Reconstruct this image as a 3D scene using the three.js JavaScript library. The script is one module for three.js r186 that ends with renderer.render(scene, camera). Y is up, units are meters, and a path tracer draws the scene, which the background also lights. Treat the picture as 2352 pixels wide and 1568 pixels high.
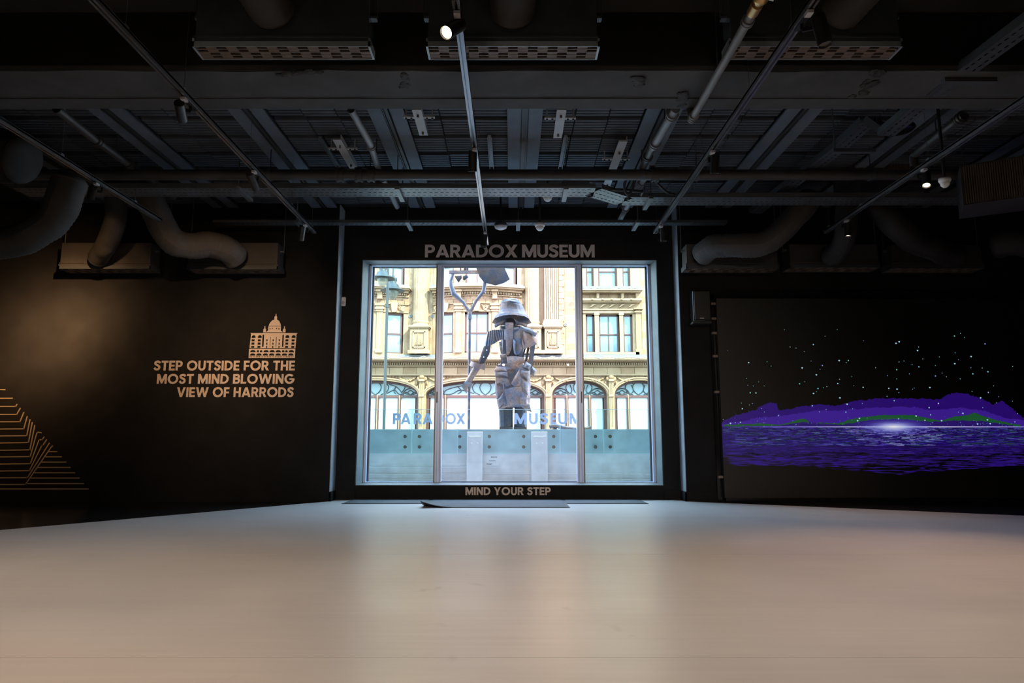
import * as THREE from 'three';
import { mergeGeometries, toCreasedNormals } from 'three/addons/utils/BufferGeometryUtils.js';
import { RoundedBoxGeometry } from 'three/addons/geometries/RoundedBoxGeometry.js';
import { RectAreaLightUniformsLib } from 'three/addons/lights/RectAreaLightUniformsLib.js';
import { ImprovedNoise } from 'three/addons/math/ImprovedNoise.js';

// ---------------------------------------------------------------- camera, sky, sun, exposure
const V3 = THREE.Vector3, PI = Math.PI;
RectAreaLightUniformsLib.init();
const scene = new THREE.Scene();
const EYE = 0.6125, FOCAL = 1568, PITCH = Math.atan(228 / 1568);
const camera = new THREE.PerspectiveCamera(2 * Math.atan(784 / FOCAL) * 180 / PI, 1.5, 0.05, 300);
camera.position.set(0, EYE, 0);
camera.rotation.x = PITCH;
scene.add(camera);

const renderer = new THREE.WebGLRenderer({ antialias: true });
renderer.toneMapping = THREE.LinearToneMapping;
renderer.toneMappingExposure = 1.0;
renderer.shadowMap.enabled = true;

const sunDir = new V3(0.62, 0.80, 0.66).normalize();            // behind the room, over the viewer's right shoulder
// clear summer sky: deeper blue overhead, paler toward the horizon, the same all the way round
const skyData = new Float32Array(16 * 64 * 4);
for (let y = 0; y < 64; y++) for (let x = 0; x < 16; x++) {
  const e = Math.max(0, Math.sin((y + 0.5 - 32) / 64 * Math.PI)), k = (y * 16 + x) * 4, t = Math.pow(e, 0.6);
  skyData[k] = 9.2 - 3.0 * t; skyData[k + 1] = 10.4 - 1.0 * t; skyData[k + 2] = 12 + 1.6 * t; skyData[k + 3] = 1;
}
const sky = new THREE.DataTexture(skyData, 16, 64, THREE.RGBAFormat, THREE.FloatType);
sky.mapping = THREE.EquirectangularReflectionMapping; sky.magFilter = sky.minFilter = THREE.LinearFilter; sky.needsUpdate = true;
scene.background = sky; scene.environment = sky;

const sun = new THREE.DirectionalLight(new THREE.Color().setRGB(1.0, 0.84, 0.64), 18);
sun.name = 'sun';
sun.position.copy(sunDir).multiplyScalar(60);
sun.castShadow = true;
Object.assign(sun.shadow.camera, { left: -32, right: 32, top: 32, bottom: -32, near: 1, far: 140 });
sun.shadow.mapSize.set(2048, 2048);
scene.add(sun, sun.target);

// ---------------------------------------------------------------- measuring helpers
const CP = Math.cos(PITCH), SP = Math.sin(PITCH);
function ray(u, v) {
  const dx = (u - 1176) / FOCAL, dy = -(v - 784) / FOCAL;
  const n = CP - dy * SP;
  return [dx / n, (dy * CP + SP) / n];
}
// a measured point, at its own distance d in front of the camera's station, or at its own height y
function at(u, v, d) { const [a, b] = ray(u, v); return new V3(a * d, EYE + b * d, -d); }
function atY(u, v, y) { const [a, b] = ray(u, v); const d = (y - EYE) / b; return new V3(a * d, y, -d); }

let seed = 7;
function rnd() { seed = (seed + 0x6d2b79f5) | 0; let t = Math.imul(seed ^ (seed >>> 15), 1 | seed); t = (t + Math.imul(t ^ (t >>> 7), 61 | t)) ^ t; return ((t ^ (t >>> 14)) >>> 0) / 4294967296; }
const rr = (a, b) => a + (b - a) * rnd();
const lerp = (a, b, t) => a + (b - a) * t;

// ---------------------------------------------------------------- textures and materials
const perlin = new ImprovedNoise();
function fbm(x, y, z, oct = 4) { let s = 0, a = 1, n = 0; for (let i = 0; i < oct; i++) { s += a * perlin.noise(x, y, z + i * 7.3); n += a; a *= 0.5; x *= 2; y *= 2; } return s / n; }
function tileNoise(x, y, size, freq, z, oct) {     // blends so that the texture repeats without a seam
  const u = x / size, v = y / size, f = (a, b) => fbm(a * freq, b * freq, z, oct);
  return f(u, v) * (1 - u) * (1 - v) + f(u - 1, v) * u * (1 - v) + f(u, v - 1) * (1 - u) * v + f(u - 1, v - 1) * u * v;
}
function dataTex(size, fn, srgb, repeat) {
  const d = new Uint8Array(size * size * 4);
  for (let y = 0; y < size; y++) for (let x = 0; x < size; x++) {
    const c = fn(x, y, size), k = (y * size + x) * 4;
    d[k] = Math.max(0, Math.min(255, c[0])); d[k + 1] = Math.max(0, Math.min(255, c[1])); d[k + 2] = Math.max(0, Math.min(255, c[2])); d[k + 3] = 255;
  }
  const t = new THREE.DataTexture(d, size, size, THREE.RGBAFormat);
  t.wrapS = t.wrapT = THREE.RepeatWrapping; t.magFilter = THREE.LinearFilter; t.minFilter = THREE.LinearMipmapLinearFilter; t.generateMipmaps = true;
  if (srgb) t.colorSpace = THREE.SRGBColorSpace;
  t.repeat.set(repeat, repeat); t.needsUpdate = true;
  return t;
}
const grey = (v) => [v, v, v];
const tMottle = dataTex(256, (x, y, s) => grey(225 + 60 * tileNoise(x, y, s, 6, 1.1, 5)), true, 0.7);
const tGrain = dataTex(256, (x, y, s) => grey(128 + 110 * tileNoise(x, y, s, 22, 5.1, 3)), false, 2);
const tStone = dataTex(256, (x, y, s) => { const n = tileNoise(x, y, s, 5, 2.2, 5), m = tileNoise(x, y, s, 30, 9.2, 2); const k = 232 + 46 * n + 22 * m; return [k, k - 4 + 8 * n, k - 12 + 16 * n]; }, true, 0.5);
const tConcrete = dataTex(512, (x, y, s) => { const n = tileNoise(x, y, s, 5, 3.3, 5), l = tileNoise(x, y * 1, s, 14, 8.3, 3), st = Math.max(0, tileNoise(x, y, s, 9, 4.4, 4) - 0.18) * 300; const k = 205 + 60 * n + 45 * l - st; return [k, k - 1, k - 3]; }, true, 0.6);
const tFloor = dataTex(1024, (x, y, s) => {   // fine streaks along the roll, faint scuffs
  const u = x / s, v = y / s, st = (p, q) => fbm(p * 5, q * 90, 6.3, 3), k1 = st(u, v) * (1 - u) * (1 - v) + st(u - 1, v) * u * (1 - v) + st(u, v - 1) * (1 - u) * v + st(u - 1, v - 1) * u * v;
  const n = tileNoise(x, y, s, 5, 6.3, 5), sc = Math.max(0, tileNoise(x, y, s, 22, 11.3, 3) - 0.30) * 110, k = 240 + 16 * n + 11 * k1 - sc; return [k, k - 1, k - 3];
}, true, 0.35);
const tFloorRough = dataTex(256, (x, y, s) => grey(205 + 70 * tileNoise(x, y, s, 6, 16.3, 5)), false, 0.5);
const tPatina = dataTex(512, (x, y, s) => {
  const n = tileNoise(x, y, s, 6, 21.3, 5), m = tileNoise(x, y, s, 9, 31.3, 4), k = 1 + 0.35 * tileNoise(x, y, s, 40, 41.3, 2);
  const r = Math.max(0, Math.min(1, 0.42 + 2.0 * n)), b = Math.max(0, Math.min(1, 0.35 + 2 * m));
  return [(112 + 62 * r - 16 * b) * k, (110 + 26 * r + 4 * b) * k, (120 - 14 * r + 24 * b) * k];
}, true, 1.2);

const std = (o) => new THREE.MeshStandardMaterial(o);
const lin = (r, g, b) => new THREE.Color().setRGB(r, g, b);
const M = {
  wall: new THREE.MeshPhysicalMaterial({ color: lin(0.023, 0.0225, 0.023), roughness: 0.75, specularIntensity: 0.15, map: tMottle, bumpMap: tGrain, bumpScale: 0.0006 }),
  slab: std({ color: lin(0.018, 0.0185, 0.020), roughness: 0.85, map: tConcrete, bumpMap: tGrain, bumpScale: 0.002 }),
  tileA: std({ color: lin(0.085, 0.095, 0.115), roughness: 0.75, map: tMottle }),
  tileB: std({ color: lin(0.07, 0.082, 0.1), roughness: 0.75, map: tMottle }),
  board: std({ color: lin(0.13, 0.15, 0.18), roughness: 0.7, map: tMottle }),
  beam: std({ color: lin(0.080, 0.083, 0.088), roughness: 0.85, map: tConcrete, bumpMap: tConcrete, bumpScale: 0.006 }),
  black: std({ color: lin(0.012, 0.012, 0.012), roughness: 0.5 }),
  blackGloss: std({ color: lin(0.010, 0.010, 0.011), roughness: 0.14 }),
  darkFloor: std({ color: lin(0.014, 0.014, 0.015), roughness: 0.2, roughnessMap: tFloorRough }),
  vinyl: std({ color: lin(0.66, 0.625, 0.62), roughness: 0.40, roughnessMap: tFloorRough, map: tFloor }),
  track: std({ color: lin(0.22, 0.225, 0.23), roughness: 0.26, metalness: 0.7 }),
  fitting: std({ color: lin(0.02, 0.02, 0.02), roughness: 0.38, metalness: 0.3 }),
  adapter: std({ color: lin(0.45, 0.43, 0.44), roughness: 0.5 }),
  galv: std({ color: lin(0.17, 0.18, 0.185), roughness: 0.45, metalness: 0.55, map: tMottle }),
  galvBlack: std({ color: lin(0.09, 0.10, 0.11), roughness: 0.5, metalness: 0.4, map: tMottle }),
  pale: std({ color: lin(0.50, 0.50, 0.49), roughness: 0.6, map: tMottle }),
  pipe: std({ color: lin(0.075, 0.07, 0.066), roughness: 0.5, metalness: 0.3, map: tMottle }),
  pipeGrey: std({ color: lin(0.20, 0.21, 0.22), roughness: 0.5, map: tMottle }),
  brass: std({ color: lin(0.5, 0.33, 0.14), roughness: 0.35, metalness: 0.8 }),
  ductLit: std({ color: lin(0.095, 0.09, 0.085), roughness: 0.75, map: tConcrete, bumpMap: tConcrete, bumpScale: 0.012 }),  // lighter copy of the duct skin, for ducts that light falls on
  duct: std({ color: lin(0.036, 0.034, 0.032), roughness: 0.75, map: tConcrete, bumpMap: tConcrete, bumpScale: 0.01 }),  // darker copy of the duct skin, for ducts in shade
  plenum: std({ color: lin(0.075, 0.09, 0.098), roughness: 0.26, metalness: 0.25, map: tMottle }),
  slat: std({ color: lin(0.12, 0.085, 0.062), roughness: 0.6 }),
  grilleEdge: std({ color: lin(0.28, 0.32, 0.34), roughness: 0.4, metalness: 0.4 }),
  white: std({ color: lin(0.72, 0.72, 0.72), roughness: 0.5 }),
  letter: std({ color: lin(0.66, 0.54, 0.45), roughness: 0.45 }),
  signGrey: std({ color: lin(0.60, 0.54, 0.53), roughness: 0.5 }),
  gold: std({ color: lin(0.46, 0.36, 0.22), roughness: 0.4 }),
  alu: std({ color: lin(0.60, 0.70, 0.92), roughness: 0.35, metalness: 0.2 }),
  jointBlack: std({ color: lin(0.05, 0.06, 0.08), roughness: 0.4 }),
  bronze: std({ color: lin(0.20, 0.15, 0.12), roughness: 0.4, metalness: 0.4 }),
  returnDaylight: std({ color: lin(0.50, 0.55, 0.62), roughness: 0.5, map: tMottle }),  // blue daylight on the recess returns, put into their colour
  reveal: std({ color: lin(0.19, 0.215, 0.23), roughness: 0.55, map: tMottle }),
  mat: std({ color: lin(0.085, 0.088, 0.10), roughness: 0.8, map: tMottle, bumpMap: tGrain, bumpScale: 0.002 }),
  rubber: std({ color: lin(0.02, 0.02, 0.022), roughness: 0.6 }),
  parapet: std({ color: lin(0.86, 0.86, 0.86), roughness: 0.6, map: tMottle }),
  terrace: std({ color: lin(0.78, 0.78, 0.79), roughness: 0.8, map: tConcrete }),
  bolt: std({ color: lin(0.13, 0.13, 0.13), roughness: 0.3, metalness: 0.9 }),
  glassText: std({ color: lin(0.50, 0.64, 0.86), roughness: 0.5, transparent: true, opacity: 0.86 }),
  stone: std({ color: lin(0.285, 0.178, 0.100), roughness: 0.8, map: tStone, bumpMap: tGrain, bumpScale: 0.004 }),
  stoneCream: std({ color: lin(0.345, 0.232, 0.138), roughness: 0.8, map: tStone }),
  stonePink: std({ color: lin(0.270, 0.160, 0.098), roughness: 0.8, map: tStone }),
  lead: std({ color: lin(0.165, 0.180, 0.185), roughness: 0.6, map: tMottle }),
  frame: std({ color: lin(0.075, 0.030, 0.022), roughness: 0.5 }),
  pane: new THREE.MeshPhysicalMaterial({ color: lin(0.132, 0.204, 0.231), roughness: 0.08, clearcoat: 0.5, clearcoatRoughness: 0.05 }),
  blind: new THREE.MeshPhysicalMaterial({ color: lin(0.434, 0.434, 0.434), roughness: 0.4, clearcoat: 0.6, clearcoatRoughness: 0.05 }),
  iron: std({ color: lin(0.03, 0.032, 0.034), roughness: 0.5 }),
  metalA: std({ color: lin(0.60, 0.56, 0.57), roughness: 0.5, metalness: 0.3, map: tPatina, bumpMap: tGrain, bumpScale: 0.002 }),
  metalB: std({ color: lin(0.50, 0.54, 0.60), roughness: 0.45, metalness: 0.35, map: tPatina, bumpMap: tGrain, bumpScale: 0.002 }),
  metalE: std({ color: lin(0.40, 0.35, 0.35), roughness: 0.5, metalness: 0.3, map: tPatina, bumpMap: tGrain, bumpScale: 0.002 }),
  metalC: std({ color: lin(0.18, 0.19, 0.22), roughness: 0.55, metalness: 0.3, map: tPatina }),
  metalD: std({ color: lin(0.74, 0.58, 0.50), roughness: 0.5, metalness: 0.3, map: tPatina, bumpMap: tGrain, bumpScale: 0.002 }),
  lampGreen: std({ color: lin(0.022, 0.031, 0.033), roughness: 0.45, metalness: 0.2 }),
  lampBowl: std({ color: lin(0.22, 0.22, 0.17), roughness: 0.2, transparent: true, opacity: 0.55 }),
  asphalt: std({ color: lin(0.060, 0.060, 0.063), roughness: 0.9, map: tConcrete }),
  exterior: std({ color: lin(0.86, 0.86, 0.86), roughness: 0.8, map: tStone }),  // whitened so the unseen storey bounces light onto the parapet
};
const G = (r, g, b) => new THREE.MeshPhysicalMaterial({ color: lin(r, g, b), roughness: 0.0, metalness: 0, transmission: 1, thickness: 0, ior: 1.5 });
M.glassSide = G(0.72, 0.88, 0.84);
M.glassClear = G(0.97, 0.985, 1.0);
M.glassRail = G(0.80, 0.93, 0.95);
M.glassEdge = std({ color: lin(0.45, 0.72, 0.74), roughness: 0.25 });
M.lens = std({ color: lin(0.9, 0.8, 0.6), emissive: lin(1, 0.78, 0.5), emissiveIntensity: 9, roughness: 0.3 });
M.fan = new THREE.MeshPhysicalMaterial({ color: lin(0.187, 0.253, 0.259), roughness: 0.08, clearcoat: 0.5 });
M.lensOff = std({ color: lin(0.12, 0.11, 0.10), roughness: 0.2 });
M.greenLed = std({ color: lin(0.1, 0.5, 0.2), emissive: lin(0.1, 1, 0.35), emissiveIntensity: 2 });

// ---------------------------------------------------------------- geometry helpers
function flat(g) { const q = g.index ? g.toNonIndexed() : g; for (const k of Object.keys(q.attributes)) if (!['position', 'normal', 'uv'].includes(k)) q.deleteAttribute(k); if (!q.attributes.normal) q.computeVertexNormals(); return q; }
function boxUV(g) {   // metres, projected along each face's own main direction
  const p = g.attributes.position, uv = new Float32Array(p.count * 2), a = new V3(), b = new V3(), c = new V3(), n = new V3();
  for (let i = 0; i < p.count; i += 3) {
    a.fromBufferAttribute(p, i); b.fromBufferAttribute(p, i + 1); c.fromBufferAttribute(p, i + 2);
    n.copy(b).sub(a).cross(c.clone().sub(a));
    const x = Math.abs(n.x), y = Math.abs(n.y), z = Math.abs(n.z);
    [a, b, c].forEach((q, k) => { const j = (i + k) * 2; if (x >= y && x >= z) { uv[j] = q.z; uv[j + 1] = q.y; } else if (y >= z) { uv[j] = q.x; uv[j + 1] = q.z; } else { uv[j] = q.x; uv[j + 1] = q.y; } });
  }
  g.setAttribute('uv', new THREE.BufferAttribute(uv, 2));
  return g;
}
function join(list) {
  const l = [].concat(list).flat(9).filter(Boolean).map((g) => { const q = flat(g); if (!q.attributes.uv) q.setAttribute('uv', new THREE.BufferAttribute(new Float32Array(q.attributes.position.count * 2), 2)); return q; });
  return boxUV(l.length === 1 ? l[0] : mergeGeometries(l));
}
function mesh(name, geos, mat, parent, keepUV) {
  const m = new THREE.Mesh(keepUV ? geos : join(geos), mat);
  m.name = name; m.castShadow = true; m.receiveShadow = true;
  if (parent) parent.add(m);
  return m;
}
const taken = {};
function numbered(n) { const k = taken[n] = (taken[n] ?? -1) + 1; return k ? n + '_' + String(k).padStart(3, '0') : n; }
function thing(name, label, category, group) {
  const o = new THREE.Group(); o.name = numbered(name); o.userData = { label, category };
  if (group) o.userData.group = group;
  scene.add(o); return o;
}
function single(name, geos, mat, label, category, group) {
  const m = mesh(numbered(name), geos, mat, scene); m.userData = { label, category };
  if (group) m.userData.group = group; return m;
}
function struct(name, geos, mat, label, category) {
  const m = mesh(numbered(name), geos, mat, scene); m.userData = { label, category, kind: 'structure' }; return m;
}
function structGroup(name, label, category) { const o = thing(name, label, category); o.userData.kind = 'structure'; return o; }
const bx = (x0, x1, y0, y1, z0, z1) => new THREE.BoxGeometry(Math.abs(x1 - x0), Math.abs(y1 - y0), Math.abs(z1 - z0)).translate((x0 + x1) / 2, (y0 + y1) / 2, (z0 + z1) / 2);
const rbx = (x0, x1, y0, y1, z0, z1, r = 0.005, s = 2) => new RoundedBoxGeometry(Math.abs(x1 - x0), Math.abs(y1 - y0), Math.abs(z1 - z0), s, r).translate((x0 + x1) / 2, (y0 + y1) / 2, (z0 + z1) / 2);
function place(g, p, dir, up = new V3(0, 1, 0)) { // turns a geometry's +y to dir and moves it to p
  const q = new THREE.Quaternion().setFromUnitVectors(up, dir.clone().normalize());
  return g.applyQuaternion(q).translate(p.x, p.y, p.z);
}
function rod(a, b, r0, r1 = r0, seg = 14, open = false) { const d = b.clone().sub(a), L = d.length(); return place(new THREE.CylinderGeometry(r1, r0, L, seg, 1, open), a.clone().add(b).multiplyScalar(0.5), d); }
function bar(a, b, w, h, side = new V3(1, 0, 0)) {  // a box from a to b; w across 'side', h across the third direction
  const d = b.clone().sub(a), L = d.length(); d.normalize();
  const n = new V3().crossVectors(side, d).normalize(), s = new V3().crossVectors(d, n).normalize();
  const g = new THREE.BoxGeometry(w, L, h), m = new THREE.Matrix4().makeBasis(s, d, n); const c = a.clone().add(b).multiplyScalar(0.5); m.setPosition(c);
  return g.applyMatrix4(m);
}
function tube(pts, r, seg = 10, n = 40, closed = false, tension = 0.5) { return new THREE.TubeGeometry(new THREE.CatmullRomCurve3(pts, closed, 'catmullrom', tension), n, r, seg, closed); }
function sphere(p, r, sx = 1, sy = 1, sz = 1, a = 12, b = 8) { return new THREE.SphereGeometry(r, a, b).scale(sx, sy, sz).translate(p.x, p.y, p.z); }
function lathe(prof, p, seg = 32) { return new THREE.LatheGeometry(prof.map(([r, y]) => new THREE.Vector2(r, y)), seg).translate(p.x, p.y, p.z); }
function shapeOf(pts, holes = []) { const s = new THREE.Shape(pts.map(([x, y]) => new THREE.Vector2(x, y))); for (const h of holes) s.holes.push(new THREE.Path(h.map(([x, y]) => new THREE.Vector2(x, y)))); return s; }
const extrude = (s, depth, z = 0, bevel = 0, curve = 8) => new THREE.ExtrudeGeometry(s, { depth, bevelEnabled: bevel > 0, bevelSize: bevel, bevelThickness: bevel, bevelSegments: 1, curveSegments: curve }).translate(0, 0, z);
function smooth(g, angle = 0.7) { return toCreasedNormals(g.index ? g : g, angle); }
// a round duct: a tube whose skin is corrugated and dented
function ductGeo(pts, r, n = 60, seg = 20, ripple = 0.03, dents = 0.05) {
  const g = tube(pts, r, seg, n), p = g.attributes.position, nr = g.attributes.normal, v = new V3(), m = new V3();
  for (let i = 0; i < p.count; i++) {
    const ring = Math.floor(i / (seg + 1)); v.fromBufferAttribute(p, i); m.fromBufferAttribute(nr, i);
    const k = r * (ripple * Math.cos(ring * PI) + dents * perlin.noise(v.x * 7, v.y * 7, v.z * 7));
    v.addScaledVector(m, k); p.setXYZ(i, v.x, v.y, v.z);
  }
  g.computeVertexNormals();
  const caps = [0, pts.length - 1].map((e) => { const c = new THREE.CatmullRomCurve3(pts); const d = c.getTangent(e ? 1 : 0).multiplyScalar(e ? 1 : -1); return place(new THREE.SphereGeometry(r * 1.0, seg, 8, 0, 2 * PI, 0, PI / 2).scale(1, 0.45, 1), pts[e], d); });
  return [g, ...caps];
}
// ---------------------------------------------------------------- the room
const ZW = -7.1, ZR = -7.3, ZF = -7.47, ZO = -7.95;             // main wall, recessed wall, glazing, outer face
const XL = -1.858, XR = 1.774, OL = -1.64, OR = 1.585;         // recess, opening
const SILL = 0.153, HEAD = 2.578, FL = -1.600, FR = 1.548, CEIL = 3.14, RX = 8, RZ = 4.2;

const floor = struct('floor', bx(-RX - 0.2, RX + 0.2, -0.25, 0, ZO, RZ + 0.2), M.darkFloor, 'dark polished floor along the black walls', 'floor');
{ // the pale vinyl is laid in rolls across the room, with fine seams between them
  const left = (z) => Math.max(-RX, XL - (-ZW - z) * 6.142 / 8.27), right = (z) => Math.min(RX, XR + (-ZW - z) * 6.226 / 3.42), seams = [-ZW, 5.60, 3.825, 2.05, 0.27, -1.5, -3.3, -RZ];
  for (let i = 0; i + 1 < seams.length; i++) {
    const a = seams[i], c = seams[i + 1] + 0.0025, pts = [[left(a), a], [right(a), a]];
    if (a > 3.68 && c < 3.68) pts.push([RX, 3.68]);
    pts.push([right(c), c], [left(c), c]);
    if (a > -1.17 && c < -1.17) pts.push([-RX, -1.17]);
    if (!i) pts.splice(0, 2, [XL, -ZW], [XL, -ZR], [XR, -ZR], [XR, -ZW]);
    mesh('vinyl_sheet', extrude(shapeOf(pts), 0.003).rotateX(-PI / 2).translate(0, 0.0005, 0), M.vinyl, floor).userData.label = 'pale vinyl sheet';
  }
}
struct('wall_front', [
  bx(-RX - 0.2, XL, 0, CEIL + 0.2, ZO, ZW), bx(XR, RX + 0.2, 0, CEIL + 0.2, ZO, ZW),
  bx(XL, OL, 0, CEIL + 0.2, -7.6, ZR), bx(OR, XR, 0, CEIL + 0.2, -7.6, ZR), bx(OL, OR, HEAD, CEIL + 0.2, -7.6, ZR), bx(OL, OR, 0, SILL, -7.6, ZR),
], M.wall, 'matt black wall round the glazed terrace door', 'wall');
struct('wall_left', bx(-RX - 0.2, -RX, 0, CEIL + 0.2, ZW, RZ), M.wall, 'black side wall left of the terrace door', 'wall');
struct('wall_right', bx(RX, RX + 0.2, 0, CEIL + 0.2, ZW, RZ), M.wall, 'black side wall beyond the video wall', 'wall');
struct('wall_back', bx(-RX - 0.2, RX + 0.2, 0, CEIL + 0.2, RZ, RZ + 0.2), M.wall, 'black wall opposite the terrace door', 'wall');
struct('wall_upper', [bx(-RX - 2, RX + 2, CEIL + 0.2, 6.9, ZO - 0.05, ZO + 0.6), bx(-RX - 2, -RX - 0.3, -4.6, CEIL + 0.45, ZO - 0.05, ZO + 0.6), bx(RX + 0.3, RX + 2, -4.6, CEIL + 0.45, ZO - 0.05, ZO + 0.6)], M.exterior, 'unseen pale stone storey above the terrace door, shaped to shade the terrace', 'wall');  // unseen mass, its height set to keep sun off terrace and figure
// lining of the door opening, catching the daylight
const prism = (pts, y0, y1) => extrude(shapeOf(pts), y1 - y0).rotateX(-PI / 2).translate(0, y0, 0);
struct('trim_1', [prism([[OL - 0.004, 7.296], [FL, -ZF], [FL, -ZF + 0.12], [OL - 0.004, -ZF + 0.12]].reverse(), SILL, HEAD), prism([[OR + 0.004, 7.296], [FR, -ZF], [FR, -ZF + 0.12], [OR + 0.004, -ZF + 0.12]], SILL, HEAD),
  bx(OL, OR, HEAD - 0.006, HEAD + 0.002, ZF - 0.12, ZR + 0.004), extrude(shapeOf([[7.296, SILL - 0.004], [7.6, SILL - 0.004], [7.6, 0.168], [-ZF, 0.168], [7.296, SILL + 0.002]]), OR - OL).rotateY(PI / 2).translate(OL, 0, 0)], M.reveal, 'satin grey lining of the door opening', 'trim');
struct('trim_2', [bx(XL - 0.003, XL + 0.004, 0.10, CEIL, ZR, ZW + 0.002)], M.returnDaylight, 'recess return with daylight put into its colour, beside the wall lettering', 'trim');
struct('trim_3', [bx(XR - 0.004, XR + 0.003, 0.10, CEIL, ZR, ZW + 0.002)], M.returnDaylight, 'recess return with daylight put into its colour, beside the video wall', 'trim');
const bb = (x0, x1, z) => [bx(x0, x1, 0, 0.092, z, z + 0.014), bx(x0, x1, 0.092, 0.1, z, z + 0.009)];
struct('baseboard_left', [bb(-RX, XL + 0.014, ZW), bx(XL - 0.002, XL + 0.014, 0, 0.1, ZR, ZW + 0.014), bb(XL, OL, ZR)], M.wall, 'black skirting board under the wall lettering', 'skirting');
struct('baseboard_right', [bb(XR - 0.014, 2.16, ZW), bx(XR - 0.014, XR + 0.002, 0, 0.1, ZR, ZW + 0.014), bb(OR, XR, ZR)], M.wall, 'black skirting board between door recess and video wall', 'skirting');

// ---------------------------------------------------------------- the ceiling: slab, clay-pot tiles, cased joists, beam
const ceiling = structGroup('ceiling', 'black exposed ceiling of ribbed clay tiles between cased joists', 'ceiling');
mesh('slab', bx(-RX - 0.2, RX + 0.2, CEIL + 0.045, CEIL + 0.45, -7.34, RZ + 0.2), M.slab, ceiling);
{
  const prof = [[0, 0.04], [0, 0.006]], D = 0.288, N = 6;
  for (let i = 0; i < N; i++) { const z = 0.006 + i * (D - 0.012) / N, w = (D - 0.012) / N; prof.push([z + 0.004, 0], [z + w - 0.014, 0], [z + w - 0.010, 0.014], [z + w - 0.002, 0.014]); }
  prof.push([D, 0.006], [D, 0.04]);
  const tileGeo = join(extrude(shapeOf(prof), 0.256).rotateY(-PI / 2).translate(0.256, 0, 0));       // x 0..0.256, z 0..D
  const JX = 0.10, PITCHX = 1.065;
  let z0 = -4.78;
  for (let r = 0; r < 7; r++) {
    const z = z0 - 0.335 * r - D;
    for (let k = -5; k < 5; k++) for (let c = 0; c < 3; c++) {
      const m = new THREE.Mesh(tileGeo, (r * 7 + k * 3 + c) % 3 ? M.tileA : M.tileB);
      m.name = 'ceiling_tile'; m.castShadow = m.receiveShadow = true;
      m.position.set(JX + k * PITCHX + 0.135 + c * 0.266 + ((r % 2) ? 0.004 : 0), CEIL + rr(-0.003, 0.006), z);
      ceiling.add(m);
    }
  }
  for (let k = -4; k <= 4; k++) {
    const x = JX + k * PITCHX;
    for (const s of [-1, 1]) mesh('joist_board', bx(x + s * 0.084 - 0.053, x + s * 0.084 + 0.053, CEIL - 0.035, CEIL - 0.02, ZW, -4.3), M.board, ceiling);
    mesh('joist', bx(x - 0.125, x + 0.125, CEIL - 0.019, CEIL + 0.05, ZW, -4.3), M.black, ceiling);
    mesh('strut_channel', [bx(x - 0.02, x - 0.014, CEIL - 0.05, CEIL - 0.02, ZW, -4.3), bx(x + 0.014, x + 0.02, CEIL - 0.05, CEIL - 0.02, ZW, -4.3), bx(x - 0.02, x + 0.02, CEIL - 0.028, CEIL - 0.02, ZW, -4.3)], M.pipe, ceiling);
  }
}
{
  const yb = EYE + 2.2, z0 = -3.83, z1 = -4.285, sh = [[-RX, 0], [RX, 0]];
  const g = new THREE.BoxGeometry(2 * RX, CEIL + 0.05 - yb, z0 - z1, 160, 4, 8).translate(0, (CEIL + 0.05 + yb) / 2, (z0 + z1) / 2), p = g.attributes.position;
  for (let i = 0; i < p.count; i++) { const x = p.getX(i), y = p.getY(i), z = p.getZ(i), k = perlin.noise(x * 2.2, y * 6, z * 6); if (z > z0 - 0.02) p.setZ(i, z + 0.012 * k + 0.02 * Math.min(0, perlin.noise(x * 5, 3, y * 5) + 0.2)); if (y < yb + 0.01) p.setY(i, y + 0.006 * k); }
  g.computeVertexNormals();
  const bm = struct('ceiling_beam', g, M.beam, 'rough concrete downstand beam crossing the ceiling', 'beam');
  for (const [u, v0, v1, w] of [[928, 168, 200, 14], [1995, 150, 228, 42], [1566, 212, 246, 16], [1465, 178, 196, 26], [690, 158, 172, 60]]) {     // broken plaster
    const l = []; for (let i = 0; i < 26; i++) { const t = rnd(), q = atY(u + (w > 30 ? (0.5 - t) * w * 1.4 : 0) + rr(-w, w) * 0.35, lerp(v0, v1, t), yb); l.push(new THREE.IcosahedronGeometry(rr(0.010, 0.026), 0).scale(rr(0.8, 1.8), 0.35, rr(0.8, 1.6)).rotateY(rr(0, 6)).translate(q.x, yb - 0.004, Math.max(z1 + 0.03, Math.min(z0 - 0.01, q.z)))); }
    mesh('spalled_patch', l, M.duct, bm);
  }
  mesh('face_shade_panel', [bx(-RX, RX, yb + 0.03, CEIL + 0.04, z0, z0 + 0.016)], M.black, bm).userData.label = 'added black panel shading the beam face';  // added black panel, puts shade on the beam's front face
  mesh('form_board', [bx(-RX, RX, yb - 0.006, yb + 0.01, z1 - 0.004, z1 + 0.13)], M.beam, bm);
}

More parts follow.
